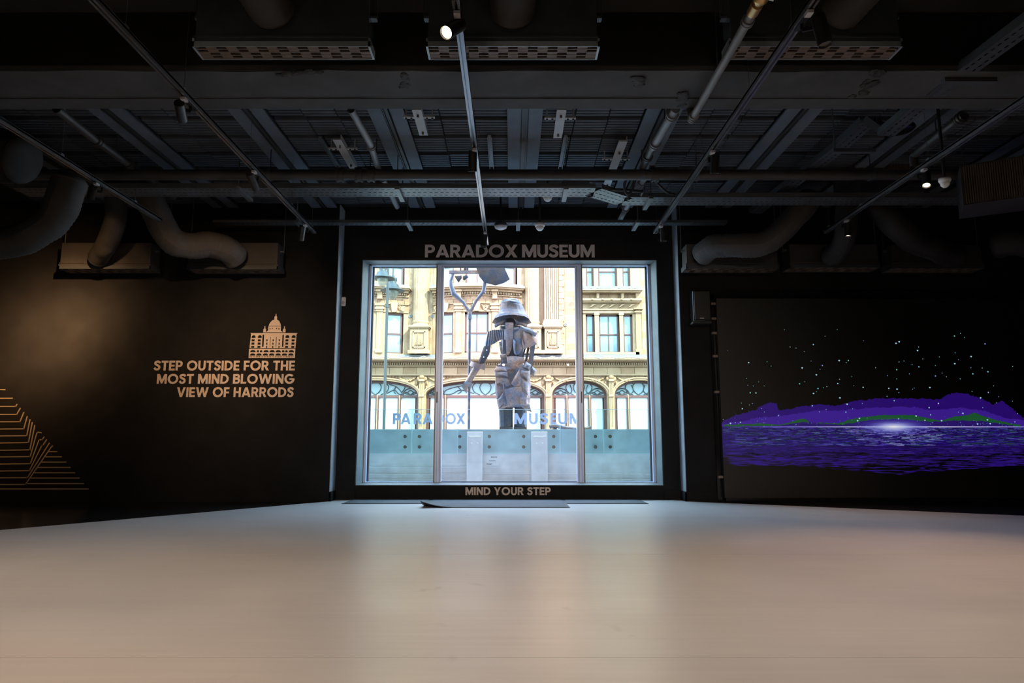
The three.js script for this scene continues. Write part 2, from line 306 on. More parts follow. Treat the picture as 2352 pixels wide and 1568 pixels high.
// ---------------------------------------------------------------- glazed door to the terrace
const door = structGroup('door_1', 'three-leaf glazed sliding door to the terrace', 'door');
{
  const z = ZF, y0 = 0.166, y1 = HEAD - 0.004, l = FL, r = FR, mL = -0.835, mR = 0.775;
  mesh('outer_frame', [bx(l, l + 0.026, y0, y1, z - 0.1, z), bx(r - 0.026, r, y0, y1, z - 0.1, z), bx(l, r, y1 - 0.014, y1, z - 0.1, z), bx(l, r, y0, y0 + 0.008, z - 0.12, z + 0.01), bx(l, r, y0 + 0.008, y0 + 0.013, z - 0.05, z - 0.035)], M.alu, door);
  mesh('threshold_rail', [bx(l, r, y0, y0 + 0.006, z + 0.01, z + 0.025)], M.grilleEdge, door);
  const leaf = (x0, x1, zz, glass, name) => {
    const f = mesh(name, [bx(x0, x0 + 0.018, y0 + 0.01, y1 - 0.014, zz - 0.03, zz), bx(x1 - 0.018, x1, y0 + 0.01, y1 - 0.014, zz - 0.03, zz), bx(x0, x1, y1 - 0.024, y1 - 0.014, zz - 0.03, zz), bx(x0, x1, y0 + 0.01, y0 + 0.015, zz - 0.03, zz)], M.jointBlack, door);
    const g = new THREE.PlaneGeometry(x1 - x0 - 0.03, y1 - y0 - 0.03).translate((x0 + x1) / 2, (y0 + y1) / 2, zz - 0.015);
    const p = mesh('pane', g, glass, f); p.userData.label = 'glass pane'; return f;
  };
  leaf(l + 0.026, mL, z - 0.055, M.glassSide, 'leaf_frame');
  leaf(mR, r - 0.026, z - 0.055, M.glassSide, 'leaf_frame');
  leaf(mL + 0.05, mR - 0.05, z - 0.015, M.glassClear, 'leaf_frame');
  for (const [x, s] of [[mL, 1], [mR, -1]]) {
    mesh('mullion', [bx(x - 0.012 * s, x, y0, y1, z - 0.09, z + 0.012)], M.bronze, door);
    const b = mesh('meeting_stile', [bx(x, x + 0.02 * s, y0, y1, z - 0.07, z + 0.004), bx(x + 0.024 * s, x + 0.05 * s, y0, y1 - 0.02, z - 0.05, z + 0.014), bx(x + 0.054 * s, x + 0.072 * s, y0, y1 - 0.03, z - 0.05, z + 0.008)], M.alu, door);
    mesh('stile_groove', [bx(x + 0.019 * s, x + 0.055 * s, y0, y1 - 0.03, z - 0.05, z - 0.004)], M.jointBlack, b);
  }
  mesh('top_rail', [bx(mL + 0.03, mR - 0.03, y1 - 0.018, y1 - 0.003, z - 0.03, z + 0.012), bx(mL + 0.06, mR - 0.06, y1 - 0.027, y1 - 0.02, z - 0.03, z + 0.004)], M.alu, door);
  mesh('gasket', [bx(mL + 0.07, mR - 0.07, y1 - 0.034, y1 - 0.027, z - 0.03, z + 0.002)], M.rubber, door);
  const hy = at(1002, 912, 7.47).y;
  mesh('handle', [rbx(mL + 0.012, mL + 0.024, hy - 0.06, hy + 0.06, z + 0.004, z + 0.03, 0.004), bx(mR - 0.024, mR - 0.012, hy - 0.06, hy + 0.06, z + 0.004, z + 0.03)], M.jointBlack, door);
}

// ---------------------------------------------------------------- floor mats
function matThing(x0, x1, z0, z1, y, label, curl) {
  const t = thing('floor_mat', label, 'mat', 'rubber edged mats at the door step');
  const g = new THREE.BoxGeometry(x1 - x0, 0.006, z0 - z1, 24, 1, 16).translate((x0 + x1) / 2, y + 0.003, (z0 + z1) / 2);
  const e = [bx(x0, x1, y, y + 0.004, z0, z0 + 0.022), bx(x0 - 0.022, x0, y, y + 0.004, z1, z0 + 0.022), bx(x1, x1 + 0.022, y, y + 0.004, z1, z0 + 0.022)].map((b) => { const c = new THREE.BoxGeometry(1, 1, 1, 40, 1, 20); b.computeBoundingBox(); const s = b.boundingBox.getSize(new V3()), o = b.boundingBox.getCenter(new V3()); return c.scale(s.x, s.y, s.z).translate(o.x, o.y, o.z); });
  const bend = (q) => { const p = q.attributes.position; if (curl) for (let i = 0; i < p.count; i++) { const k = Math.max(0, 0.24 - (p.getX(i) - x0 + 0.02) * 0.75 - (z0 - p.getZ(i) + 0.02) * 0.75); p.setY(i, p.getY(i) + k * k * 1.0); } q.computeVertexNormals(); return q; };
  mesh('pile', bend(g), M.mat, t); mesh('rubber_edge', e.map(bend), M.rubber, t);
}
matThing(-1.64, -0.86, -6.83, ZR + 0.01, 0.0035, 'flat blue-grey door mat at the lettering side of the step');
matThing(0.55, 1.31, -6.83, ZR + 0.01, 0.0035, 'flat blue-grey door mat at the video wall side of the step');
matThing(-0.82, 0.51, -6.44, ZR + 0.012, 0.0035, 'deeper middle door mat with one corner curled up', true);

// ---------------------------------------------------------------- lettering: heavy geometric capitals
const S = 0.215;
function arc(cx, cy, rx, ry, a0, a1, n = 14) { const o = []; for (let i = 0; i <= n; i++) { const a = lerp(a0, a1, i / n); o.push([cx + rx * Math.cos(a), cy + ry * Math.sin(a)]); } return o; }
function stroke(pts, w) {
  const c = new THREE.CatmullRomCurve3(pts.map(([x, y]) => new V3(x, y, 0)), false, 'centripetal'), L = [], R = [];
  for (let i = 0; i <= 44; i++) { const p = c.getPoint(i / 44), t = c.getTangent(i / 44); L.push([p.x - t.y * w / 2, p.y + t.x * w / 2]); R.unshift([p.x + t.y * w / 2, p.y - t.x * w / 2]); }
  return shapeOf([...L, ...R]);
}
const H = PI / 2;
const mir = (pts, w) => pts.map(([x, y]) => [w - x, y]);
const dee = (w, r, h0, h1) => { const c = (h0 + h1) / 2, R = (h1 - h0) / 2; return shapeOf([[0, h0], ...arc(w - R, c, R, R, -H, H), [0, h1]], [[[S, h0 + S * 0.92], ...arc(w - R, c, R - S, R - S * 0.92, -H, H), [S, h1 - S * 0.92]]]); };
const rect = (x0, x1, y0, y1) => shapeOf([[x0, y0], [x1, y0], [x1, y1], [x0, y1]]);
const GL = {
  A: [0.95, () => { const l = [[0, 0], [0.235, 0], [0.595, 1], [0.355, 1]]; return [shapeOf(l), shapeOf(mir(l, 0.95)), shapeOf([[0.22, 0.17], [0.73, 0.17], [0.66, 0.36], [0.29, 0.36]])]; }],
  B: [0.70, () => [dee(0.68, 0, 0.44, 1), dee(0.72, 0, 0, 0.6)]],
  D: [0.84, () => [dee(0.84, 0, 0, 1)]],
  E: [0.60, () => [rect(0, S, 0, 1), rect(0, 0.6, 0, 0.2), rect(0, 0.56, 0.4, 0.59), rect(0, 0.6, 0.8, 1)]],
  F: [0.58, () => [rect(0, S, 0, 1), rect(0, 0.55, 0.37, 0.56), rect(0, 0.58, 0.8, 1)]],
  G: [1.0, () => [shapeOf([...arc(0.52, 0.5, 0.52, 0.515, 0.75, 2 * PI - 0.02, 36), [0.98, 0.56], [0.5, 0.56], [0.5, 0.39], [0.76, 0.39], ...arc(0.52, 0.5, 0.30, 0.305, 2 * PI - 0.65, 0.75, 30)])]],
  H: [0.76, () => [rect(0, S, 0, 1), rect(0.76 - S, 0.76, 0, 1), rect(0, 0.76, 0.4, 0.6)]],
  I: [S, () => [rect(0, S, 0, 1)]],
  L: [0.56, () => [rect(0, S, 0, 1), rect(0, 0.56, 0, 0.2)]],
  M: [1.0, () => [shapeOf([[0, 0], [0, 1], [0.245, 1], [0.5, 0.42], [0.755, 1], [1, 1], [1, 0], [0.79, 0], [0.79, 0.52], [0.57, 0.02], [0.43, 0.02], [0.21, 0.52], [0.21, 0]])]],
  N: [0.80, () => [shapeOf([[0, 0], [0, 1], [0.235, 1], [0.59, 0.4], [0.59, 1], [0.8, 1], [0.8, 0], [0.565, 0], [0.21, 0.6], [0.21, 0]])]],
  O: [1.08, () => [shapeOf(arc(0.54, 0.5, 0.54, 0.52, 0, 2 * PI, 44), [arc(0.54, 0.5, 0.32, 0.31, 0, 2 * PI, 36)])]],
  P: [0.70, () => [rect(0, S, 0, 1), dee(0.70, 0, 0.35, 1)]],
  R: [0.74, () => [rect(0, S, 0, 1), dee(0.70, 0, 0.37, 1), shapeOf([[0.27, 0.45], [0.50, 0.45], [0.76, 0], [0.51, 0]])]],
  S: [0.68, () => [stroke([[0.61, 0.74], [0.52, 0.87], [0.33, 0.905], [0.16, 0.83], [0.14, 0.68], [0.27, 0.57], [0.45, 0.49], [0.56, 0.37], [0.54, 0.20], [0.38, 0.10], [0.19, 0.12], [0.06, 0.27]], S)]],
  T: [0.70, () => [rect(0.35 - S / 2, 0.35 + S / 2, 0, 1), rect(0, 0.7, 0.8, 1)]],
  U: [0.76, () => [shapeOf([[0, 1], [0, 0.37], ...arc(0.38, 0.365, 0.38, 0.385, PI, 2 * PI, 20), [0.76, 1], [0.76 - S, 1], [0.76 - S, 0.37], ...arc(0.38, 0.365, 0.165, 0.175, 2 * PI, PI, 16), [S, 1]])]],
  V: [0.92, () => [shapeOf([[0, 1], [0.35, 0], [0.57, 0], [0.92, 1], [0.68, 1], [0.46, 0.30], [0.24, 1]])]],
  W: [1.34, () => [shapeOf([[0, 1], [0.27, 0], [0.48, 0], [0.67, 0.62], [0.86, 0], [1.07, 0], [1.34, 1], [1.11, 1], [0.955, 0.36], [0.77, 1], [0.57, 1], [0.385, 0.36], [0.23, 1]])]],
  X: [0.88, () => { const l = [[0, 0], [0.27, 0], [0.88, 1], [0.61, 1]]; return [shapeOf(l), shapeOf(mir(l, 0.88))]; }],
  Y: [0.86, () => [shapeOf([[0, 1], [0.32, 0.38], [0.32, 0], [0.54, 0], [0.54, 0.38], [0.86, 1], [0.61, 1], [0.43, 0.62], [0.25, 1]])]],
};
// sets a line of capitals between two measured corners on a wall at distance d
function lettering(parent, text, u0, u1, v0, v1, d, mat, gap = 0.09, thick = 0.003, spaceW = 0.34) {
  const a = at(u0, v1, d), b = at(u1, v1, d), h = at((u0 + u1) / 2, v0, d).y - a.y;
  let w = 0; const xs = [];
  for (const ch of text) { xs.push(w); w += ch === ' ' ? spaceW : GL[ch][0] + gap; }
  w -= gap;
  const sx = (b.x - a.x) / w;
  [...text].forEach((ch, i) => {
    if (ch === ' ') return;
    const g = GL[ch][1]().map((s, k) => extrude(s, 1 + k * 0.02, 0, 0, 12));
    mesh('letter', join(g).scale(sx, h, thick).translate(a.x + xs[i] * sx, a.y, -d), mat, parent);
  });
}
const sign1 = thing('door_sign', 'grey capitals on the black wall above the glazed door', 'sign');
lettering(sign1, 'PARADOX MUSEUM', 976, 1366, 562, 591, 7.297, M.signGrey, 0.06, 0.004, 0.26);
const sign2 = thing('step_sign', 'tan capitals on the black riser of the door step', 'sign');
lettering(sign2, 'MIND YOUR STEP', 1069, 1265, 1118.5, 1136.5, 7.297, M.letter, 0.10, 0.003, 0.36);
const sign3 = thing('wall_sign', 'three lines of tan capitals under a domed building emblem', 'sign');
lettering(sign3, 'STEP OUTSIDE FOR THE', 353, 677, 828, 850.5, 7.097, M.letter, 0.09, 0.003, 0.36);
lettering(sign3, 'MOST MIND BLOWING', 360, 675.5, 858.5, 881, 7.097, M.letter, 0.09, 0.003, 0.36);
lettering(sign3, 'VIEW OF HARRODS', 405.5, 674, 889, 911.5, 7.097, M.letter, 0.09, 0.003, 0.36);

// the emblem over the wall lettering: a domed building with arcades
{
  const e = thing('building_emblem', 'tan cut-out emblem of a domed arcaded building above the wall lettering', 'emblem');
  const k = 13.07, o = at(625, 822, 7.097), sc = (at(626, 770, 7.097).x - at(625, 770, 7.097).x) / k;
  const X = (x) => (x - 850) * sc, Y = (y) => (1465 - y) * sc;
  const P = (l) => l.map(([x, y]) => [X(x), Y(y)]);
  const R = (x0, x1, y0, y1) => P([[x0, y1], [x1, y1], [x1, y0], [x0, y0]]);
  const archP = (x0, x1, y0, y1, r = (x1 - x0) / 2) => { const c = (x0 + x1) / 2, pts = [[x0, y1], [x1, y1]]; for (let i = 0; i <= 14; i++) { const a = i / 14 * PI; pts.push([c + Math.sign(Math.cos(a)) * ((x1 - x0) / 2 - r) + r * Math.cos(a), y0 + Math.min(r, y1 - y0) - Math.min(r, y1 - y0) * Math.sin(a)]); } return P(pts); };
  const put = (name, outer, holes = []) => mesh(name, extrude(shapeOf(outer, holes), 0.003).translate(o.x, o.y, o.z), M.letter, e);
  const low = [];
  for (const [a, b] of [[185, 350], [380, 455], [475, 550], [580, 740], [762, 922], [945, 1105], [1135, 1210], [1232, 1308], [1335, 1498]]) low.push(archP(a, b, 1228, 1293, Math.min(60, (b - a) / 2)));
  for (let i = 0; i < 7; i++) low.push(archP(183 + i * 190.5, 345 + i * 190.5, 1325, 1390, 62));
  for (let i = 0; i < 28; i++) low.push(R(180 + i * 47.4, 200 + i * 47.4, 1408, 1440));
  put('arcade', P([[150, 1190], [1532, 1190], [1532, 1465], [150, 1465]]), low);
  const mid = [];
  for (const [a, b] of [[205, 325], [392, 510], [1220, 1338], [1405, 1525]]) { mid.push(archP(a, b, 775, 858)); for (const [y0, y1] of [[902, 963], [997, 1065], [1100, 1160]]) mid.push(R(a + 5, b - 25, y0, y1)); }
  mid.push(R(530, 580, 760, 1130), R(1128, 1172, 760, 1130), R(762, 778, 830, 1130), R(940, 958, 830, 1130));
  for (const c of [672, 855, 1040]) for (const [y0, y1] of [[900, 962], [1000, 1066], [1100, 1160]]) mid.push(R(c - 17, c + 17, y0, y1));
  put('upper_storeys', P([[165, 708], [1578, 708], [1550, 745], [1535, 1170], [160, 1170], [185, 745]]), mid);
  put('drum', P([[620, 690], [690, 635], [690, 507], [1070, 507], [1070, 635], [1140, 690]]), [R(735, 758, 552, 608), R(800, 824, 552, 588), R(930, 958, 552, 588), R(1000, 1024, 552, 608)]);
  put('dome', P([[700, 495], [715, 440], [750, 380], [800, 325], [862, 297], [862, 215], [890, 190], [893, 125], [915, 125], [917, 190], [940, 215], [940, 297], [1000, 335], [1035, 390], [1060, 450], [1068, 495]]));
  for (const c of [588, 1177]) put('turret', P([[c - 42, 690], [c - 42, 600], [c - 15, 570], [c - 12, 500], [c + 12, 500], [c + 15, 570], [c + 38, 600], [c + 38, 690]]));
}

// the line drawing low on the same wall
{
  const m = thing('line_mural', 'gold line drawing of a mountain slope low on the black wall', 'mural');
  const C = ([x, y]) => { const p = at(x / 4.02, 850 + y / 4.02, 7.097); return [p.x, Math.max(0.012, p.y)]; };
  const L = -640;
  const lines = [
    [[L, 180], [50, 180]], [[L, 259], [117, 259]], [[L, 334], [145, 334], [160, 312]], [[L, 408], [155, 408], [190, 347]], [[L, 478], [185, 475], [222, 386]],
    [[L, 548], [220, 541], [253, 424]], [[L, 613], [248, 604], [278, 453]], [[L, 683], [264, 667], [299, 478]], [[L, 747], [277, 735], [322, 506]],
    [[L, 808], [280, 797], [343, 570], [384, 578]], [[L, 874], [281, 862], [362, 640], [388, 642], [411, 613]], [[L, 938], [272, 927], [387, 695], [397, 692], [433, 639]],
    [[L, 998], [255, 991], [458, 670]], [[L, 1056], [236, 1054], [482, 697], [488, 706]],
    [[450, 751], [530, 751]], [[418, 799], [571, 799]], [[384, 848], [612, 848]], [[350, 897], [653, 897]], [[316, 946], [694, 946]], [[283, 995], [736, 995]], [[250, 1046], [776, 1046]],
    [[L, 1096], [818, 1096]], [[L, 1147], [861, 1147]], [[L, 1186], [896, 1186]],
  ];
  const w = 0.011;
  for (const l of lines) {
    const g = [];
    for (let i = 0; i + 1 < l.length; i++) {
      const [ax, ay] = C(l[i]), [bx_, by] = C(l[i + 1]), a = new V3(ax, ay, -7.0955), b = new V3(bx_, by, -7.0955), d = b.clone().sub(a).normalize().multiplyScalar(w / 2);
      g.push(bar(a.clone().sub(i ? d : new V3()), b.clone().add(d.clone().multiplyScalar(i + 2 < l.length ? 1 : 0)), w, 0.003, new V3(-d.y, d.x, 0).normalize()));
    }
    mesh('line', g, M.gold, m);
  }
}

// ---------------------------------------------------------------- small fittings on the walls
{
  const p = at(790, 693, 7.3), t = thing('motion_sensor', 'small white motion sensor on the recess beside the door', 'sensor');
  mesh('housing', [rbx(p.x - 0.026, p.x + 0.026, p.y - 0.05, p.y + 0.05, ZR, ZR + 0.035, 0.014, 4)], M.white, t);
  mesh('sensor_window', [sphere(new V3(p.x, p.y - 0.018, ZR + 0.03), 0.02, 1, 1.1, 0.6)], M.adapter, t);
}
{
  const a = at(1586, 670, 7.0), b = at(1630, 745, 7.0), t = thing('wall_speaker', 'black box loudspeaker on the wall beside the video wall', 'speaker');
  const c = [(a.x + b.x) / 2, (a.y + b.y) / 2];
  mesh('cabinet', rbx(a.x, b.x, b.y + 0.02, a.y, -7.09, -6.92, 0.012, 3), M.blackGloss, t);
  mesh('grille', rbx(a.x + 0.012, b.x - 0.01, b.y + 0.035, a.y - 0.012, -6.925, -6.91, 0.006), M.fitting, t);
  mesh('badge', bx(c[0] - 0.03, c[0] + 0.012, b.y + 0.045, b.y + 0.056, -6.912, -6.908), M.adapter, t);
  mesh('bracket', [bx(c[0] - 0.03, c[0] + 0.03, c[1] - 0.05, c[1] + 0.05, -7.1, -7.085), bx(a.x - 0.004, b.x, b.y, b.y + 0.02, -7.1, -6.93)], M.fitting, t);
}
// ---------------------------------------------------------------- video wall
{
  const x0 = 2.135, x1 = 5.75, y0 = 0.046, y1 = 2.086, z = -7.0, W = 2048, Hh = 1156;
  const t = thing('video_wall', 'large video wall showing violet clouds and lights over dark water', 'screen');
  const cv = document.createElement('canvas'); cv.width = W; cv.height = Hh;
  const c = cv.getContext('2d');
  const Q = (x, y) => { const p = at(1552 + x / 2.904, 650 + y / 2.904, 7.0); return [(p.x - x0) / (x1 - x0) * W, (y1 - p.y) / (y1 - y0) * Hh]; };
  c.fillStyle = '#000000'; c.fillRect(0, 0, W, Hh);
  const path = (pts, jag) => { c.beginPath(); let last = null; for (const q of pts) { const [a, b] = Q(...q); if (!last) c.moveTo(a, b); else for (let i = 1; i <= 14; i++) { const s = i / 14; c.lineTo(lerp(last[0], a, s) + rr(-jag, jag), lerp(last[1], b, s) + rr(-jag, jag)); } last = [a, b]; } c.closePath(); };
  c.fillStyle = '#2a0a72';
  path([[290, 930], [400, 880], [520, 850], [620, 795], [670, 800], [690, 850], [830, 825], [960, 808], [1070, 820], [1200, 785], [1350, 768], [1480, 768], [1600, 770], [1760, 775], [1830, 740], [1880, 730], [1950, 740], [2040, 770], [2120, 810], [2180, 785], [2260, 850], [2330, 910], [2700, 940], [2700, 960], [290, 960]], 5); c.fill();
  c.fillStyle = '#3f1d96';
  path([[300, 945], [560, 895], [760, 880], [930, 850], [1100, 850], [1300, 830], [1600, 825], [1700, 850], [1900, 830], [2060, 850], [2200, 900], [2600, 950], [2600, 960], [300, 960]], 4); c.fill();
  c.fillStyle = '#1c5a30';
  path([[320, 945], [560, 935], [700, 945], [830, 905], [860, 903], [900, 930], [1080, 935], [1200, 900], [1380, 880], [1580, 880], [1680, 900], [1770, 920], [1850, 890], [1950, 880], [1990, 862], [2060, 890], [2180, 925], [2300, 945], [2300, 958], [320, 958]], 3); c.fill();
  c.fillStyle = '#2b1670';
  path([[320, 955], [700, 950], [860, 925], [1100, 945], [1300, 912], [1500, 905], [1700, 925], [1900, 915], [2050, 920], [2250, 950], [2250, 960], [320, 960]], 3); c.fill();
  c.fillStyle = '#1b0a55'; path([[300, 958], [2700, 958], [2700, 1130], [2400, 1120], [2000, 1150], [1700, 1130], [1400, 1150], [1100, 1120], [800, 1140], [500, 1130], [300, 1150]], 6); c.fill();
  const col = (s) => s < 0.25 ? '#1d5c38' : s < 0.62 ? '#32169a' : s < 0.8 ? '#5b49c8' : s < 0.9 ? '#7d97e0' : '#000000';
  for (let i = 0; i < 5200; i++) {                       // ripples on the water
    const d = Math.pow(rnd(), 1.5), y = 958 + d * 250, xc = rr(310, 2650), w = (14 + 90 * rnd()) * (0.4 + d), [a, b] = Q(xc, y), [a2] = Q(xc + w, y);
    const near = Math.max(0, 1 - Math.abs(xc - 1460) / 500) * (1 - d);
    c.globalAlpha = 0.85 - 0.35 * d; const g = rnd() - near * 0.25;
    c.fillStyle = d > 0.5 ? (rnd() < 0.5 ? '#2c107e' : rnd() < 0.4 ? '#4a32a8' : '#0c0228') : (near > 0.3 && rnd() < near * 0.7 ? '#b7c6ff' : col(g < 0 ? 0.85 : g));
    c.fillRect(a, b, a2 - a, 1.2 + 2.6 * d * rnd());
  }
  for (let i = 0; i < 420; i++) {                        // ragged streaks where the water fades into black
    const xc = rr(320, 2600), y = rr(1150, 1215 + 60 * Math.max(0, 1 - Math.abs(xc - 1450) / 700)), w = rr(30, 150), [a, b] = Q(xc, y), [a2] = Q(xc + w, y);
    c.globalAlpha = 0.9; c.fillStyle = rnd() < 0.7 ? '#2e1186' : '#1a0750'; c.beginPath(); c.moveTo(a, b); c.quadraticCurveTo((a + a2) / 2, b - rr(1, 5), a2, b + rr(-2, 3)); c.quadraticCurveTo((a + a2) / 2, b + rr(3, 8), a, b); c.fill();
  }
  c.globalAlpha = 1;
  const [gx, gy] = Q(1455, 958);
  let gr = c.createLinearGradient(0, 0, W, 0); gr.addColorStop(0, 'rgba(90,60,200,0)'); gr.addColorStop(0.15, 'rgba(150,130,255,0.7)'); gr.addColorStop(0.5, 'rgba(255,255,255,1)'); gr.addColorStop(0.85, 'rgba(170,150,255,0.8)'); gr.addColorStop(1, 'rgba(90,60,200,0.2)');
  c.fillStyle = gr; c.fillRect(0, gy - 3, W, 6);
  gr = c.createRadialGradient(0, 0, 2, 0, 0, 260); gr.addColorStop(0, 'rgba(255,255,255,1)'); gr.addColorStop(0.25, 'rgba(190,200,255,0.85)'); gr.addColorStop(0.6, 'rgba(110,110,235,0.35)'); gr.addColorStop(1, 'rgba(80,60,200,0)');
  c.save(); c.translate(gx, gy); c.scale(1, 0.22); c.fillStyle = gr; c.fillRect(-260, -260, 520, 520); c.restore();
  const stars = [[346, 450], [487, 530, 1], [609, 524], [636, 553], [725, 310], [996, 354], [1077, 310], [1253, 384], [918, 410, 1], [763, 426], [802, 433], [857, 456], [903, 519], [843, 564, 2], [978, 549, 1], [963, 574], [938, 610, 2], [1090, 515, 2], [1151, 516, 1], [1138, 530], [1333, 564], [1469, 400, 2], [1490, 390, 2], [1613, 448, 2], [1620, 426], [1522, 519], [1489, 526], [1576, 543], [1622, 558, 1], [1474, 577, 1], [1558, 605], [1412, 617], [1473, 638], [1476, 706, 2], [1421, 702, 1], [1488, 730], [1580, 707], [1695, 695, 2], [1732, 619, 1], [1776, 600], [1805, 624], [1732, 550], [1758, 492], [1859, 353, 1], [1899, 335], [1926, 362], [1863, 464], [1886, 510], [1861, 536, 2], [1970, 488, 2], [1969, 564], [1982, 605, 1], [1897, 638], [2063, 405, 1], [2082, 591, 1], [2044, 566], [2247, 555], [2120, 685], [2085, 729, 1], [1976, 723], [2033, 764, 2], [2154, 757], [2140, 798], [2246, 787], [470, 635], [553, 658], [590, 686], [517, 686], [481, 681], [497, 731, 1], [535, 732, 1], [826, 671, 1], [860, 657], [949, 703, 1], [938, 724], [919, 734, 2], [985, 697], [1008, 690], [1081, 670, 1], [1093, 641], [1174, 623], [1188, 684], [1250, 695, 1], [1095, 764, 2], [1143, 806, 2], [1244, 802], [1409, 755], [1457, 784, 1], [1752, 802, 1], [1648, 505], [438, 800], [444, 837, 1], [512, 803], [491, 812], [591, 859], [686, 882, 1], [571, 836], [911, 818, 1], [958, 858], [1003, 843], [1135, 860, 1], [1180, 838], [1225, 900, 2], [1213, 916, 2], [1486, 905, 1], [1603, 885, 2], [1690, 830, 1], [1700, 878, 1], [1773, 916, 2], [1915, 867, 2], [1885, 860], [2013, 938, 2], [2079, 910, 2], [2097, 936, 2], [2048, 830], [365, 933, 2], [397, 930], [432, 928, 1], [317, 908], [1662, 915, 1], [1590, 700], [2280, 870], [2262, 925, 1]];
  const heart = (a, b, s) => { c.beginPath(); c.arc(a - s / 2, b, s / 1.7, 0, 7); c.arc(a + s / 2, b, s / 1.7, 0, 7); c.fill(); c.beginPath(); c.moveTo(a - s * 1.05, b + s * 0.25); c.lineTo(a + s * 1.05, b + s * 0.25); c.lineTo(a, b + s * 1.5); c.fill(); };
  for (const [x, y, k = 0] of stars) { const [a, b] = Q(x, y); c.fillStyle = k === 2 ? '#b9ecff' : ['#8fe6ff', '#c8f3ff', '#9fb2ff', '#7fe3c8'][Math.floor(rnd() * 4)]; if (k === 2) heart(a, b, 4.6); else { c.beginPath(); c.arc(a, b, 2.3 + 1.4 * k, 0, 7); c.fill(); } }
  for (let i = 0; i < 90; i++) { const [a, b] = Q(rr(330, 2600), 955 - 110 * rnd() * rnd()); c.fillStyle = '#8fe0ff'; c.beginPath(); c.arc(a, b, rr(1, 2), 0, 7); c.fill(); }
  c.fillStyle = 'rgba(0,0,0,0.35)'; for (let y = 0; y < Hh; y += 4) c.fillRect(0, y, W, 1.3);     // pixel pitch of the display
  const tex = new THREE.CanvasTexture(cv); tex.colorSpace = THREE.SRGBColorSpace;
  M.screen = std({ color: lin(0.012, 0.011, 0.010), roughness: 0.5, emissive: lin(1, 1, 1), emissiveMap: tex, emissiveIntensity: 0.95 });
  const glow = new THREE.RectAreaLight(lin(0.35, 0.22, 1), 0.05, x1 - x0, 0.55); glow.name = 'screen_glow';
  glow.position.set((x0 + x1) / 2, 0.82, z + 0.02); glow.rotation.y = PI; scene.add(glow);
  const sp = new THREE.PlaneGeometry(x1 - x0, y1 - y0).translate((x0 + x1) / 2, (y0 + y1) / 2, z + 0.001);
  mesh('screen', sp, M.screen, t, true).userData.label = 'glowing display face';
  mesh('cabinet', bx(x0, x1, y0, y1, z - 0.07, z), M.black, t);
  mesh('plinth', bx(x0 + 0.02, x1, 0, y0, ZW + 0.001, z - 0.02), M.blackGloss, t);
  mesh('surround', [bx(x0 - 0.05, x0 - 0.005, 0, y1 + 0.06, ZW + 0.001, ZW + 0.03), bx(x0 - 0.05, x1 + 0.05, y1 + 0.004, y1 + 0.1, ZW + 0.001, ZW + 0.03)], M.blackGloss, t);
  for (const v of [698, 732, 765, 818, 900, 1095]) { const y = at(1643, v, 7.05).y; mesh('bracket', [bx(x0 - 0.045, x0, y - 0.012, y + 0.012, ZW + 0.03, z - 0.03)], M.bronze, t); }
}

// ---------------------------------------------------------------- lighting tracks and spotlights
const TY = EYE + 2.02, TRACKS = { A: [-1.95, -6.5], B: [-3.29, -6.42], C: [1.411, -6.5], D: [3.09, -6.5], E: [-0.262, -6.9] };
const trackName = { A: 'above the wall lettering', B: 'nearest the black side wall with the mural', C: 'between the door and the video wall', D: 'over the video wall', E: 'in line with the glazed door' };
for (const k of Object.keys(TRACKS)) {
  const [x, z1] = TRACKS[k], z0 = 3.4, t = thing('lighting_track', 'thin black lighting track hung on wires ' + trackName[k], 'track', 'lighting tracks under the black ceiling');
  mesh('rail', [bx(x - 0.018, x - 0.006, TY, TY + 0.03, z1, z0), bx(x + 0.006, x + 0.018, TY, TY + 0.03, z1, z0), bx(x - 0.018, x + 0.018, TY + 0.018, TY + 0.034, z1, z0)], M.track, t);
  mesh('end_cap', rbx(x - 0.019, x + 0.019, TY - 0.001, TY + 0.035, z1 - 0.012, z1, 0.003), M.fitting, t);
  for (let z = z1 + 0.08, i = 0; z < z0; z += [0.62, 0.98, 1.02][i % 3], i++) {
    if (k === 'E' && z < -3.3 && z > -3.8) continue;
    const top = z < -3.83 && z > -4.285 ? EYE + 2.2 : CEIL + 0.04;
    mesh('hanger_wire', rod(new V3(x, TY + 0.05, z), new V3(x, top, z), 0.0016, 0.0016, 5), M.galv, t);
    mesh('hanger_clip', [bx(x - 0.008, x + 0.008, TY + 0.034, TY + 0.055, z - 0.018, z + 0.018)], M.galv, t);
  }
}
const warm = lin(1.0, 0.60, 0.31), soft = lin(1.0, 0.82, 0.66);
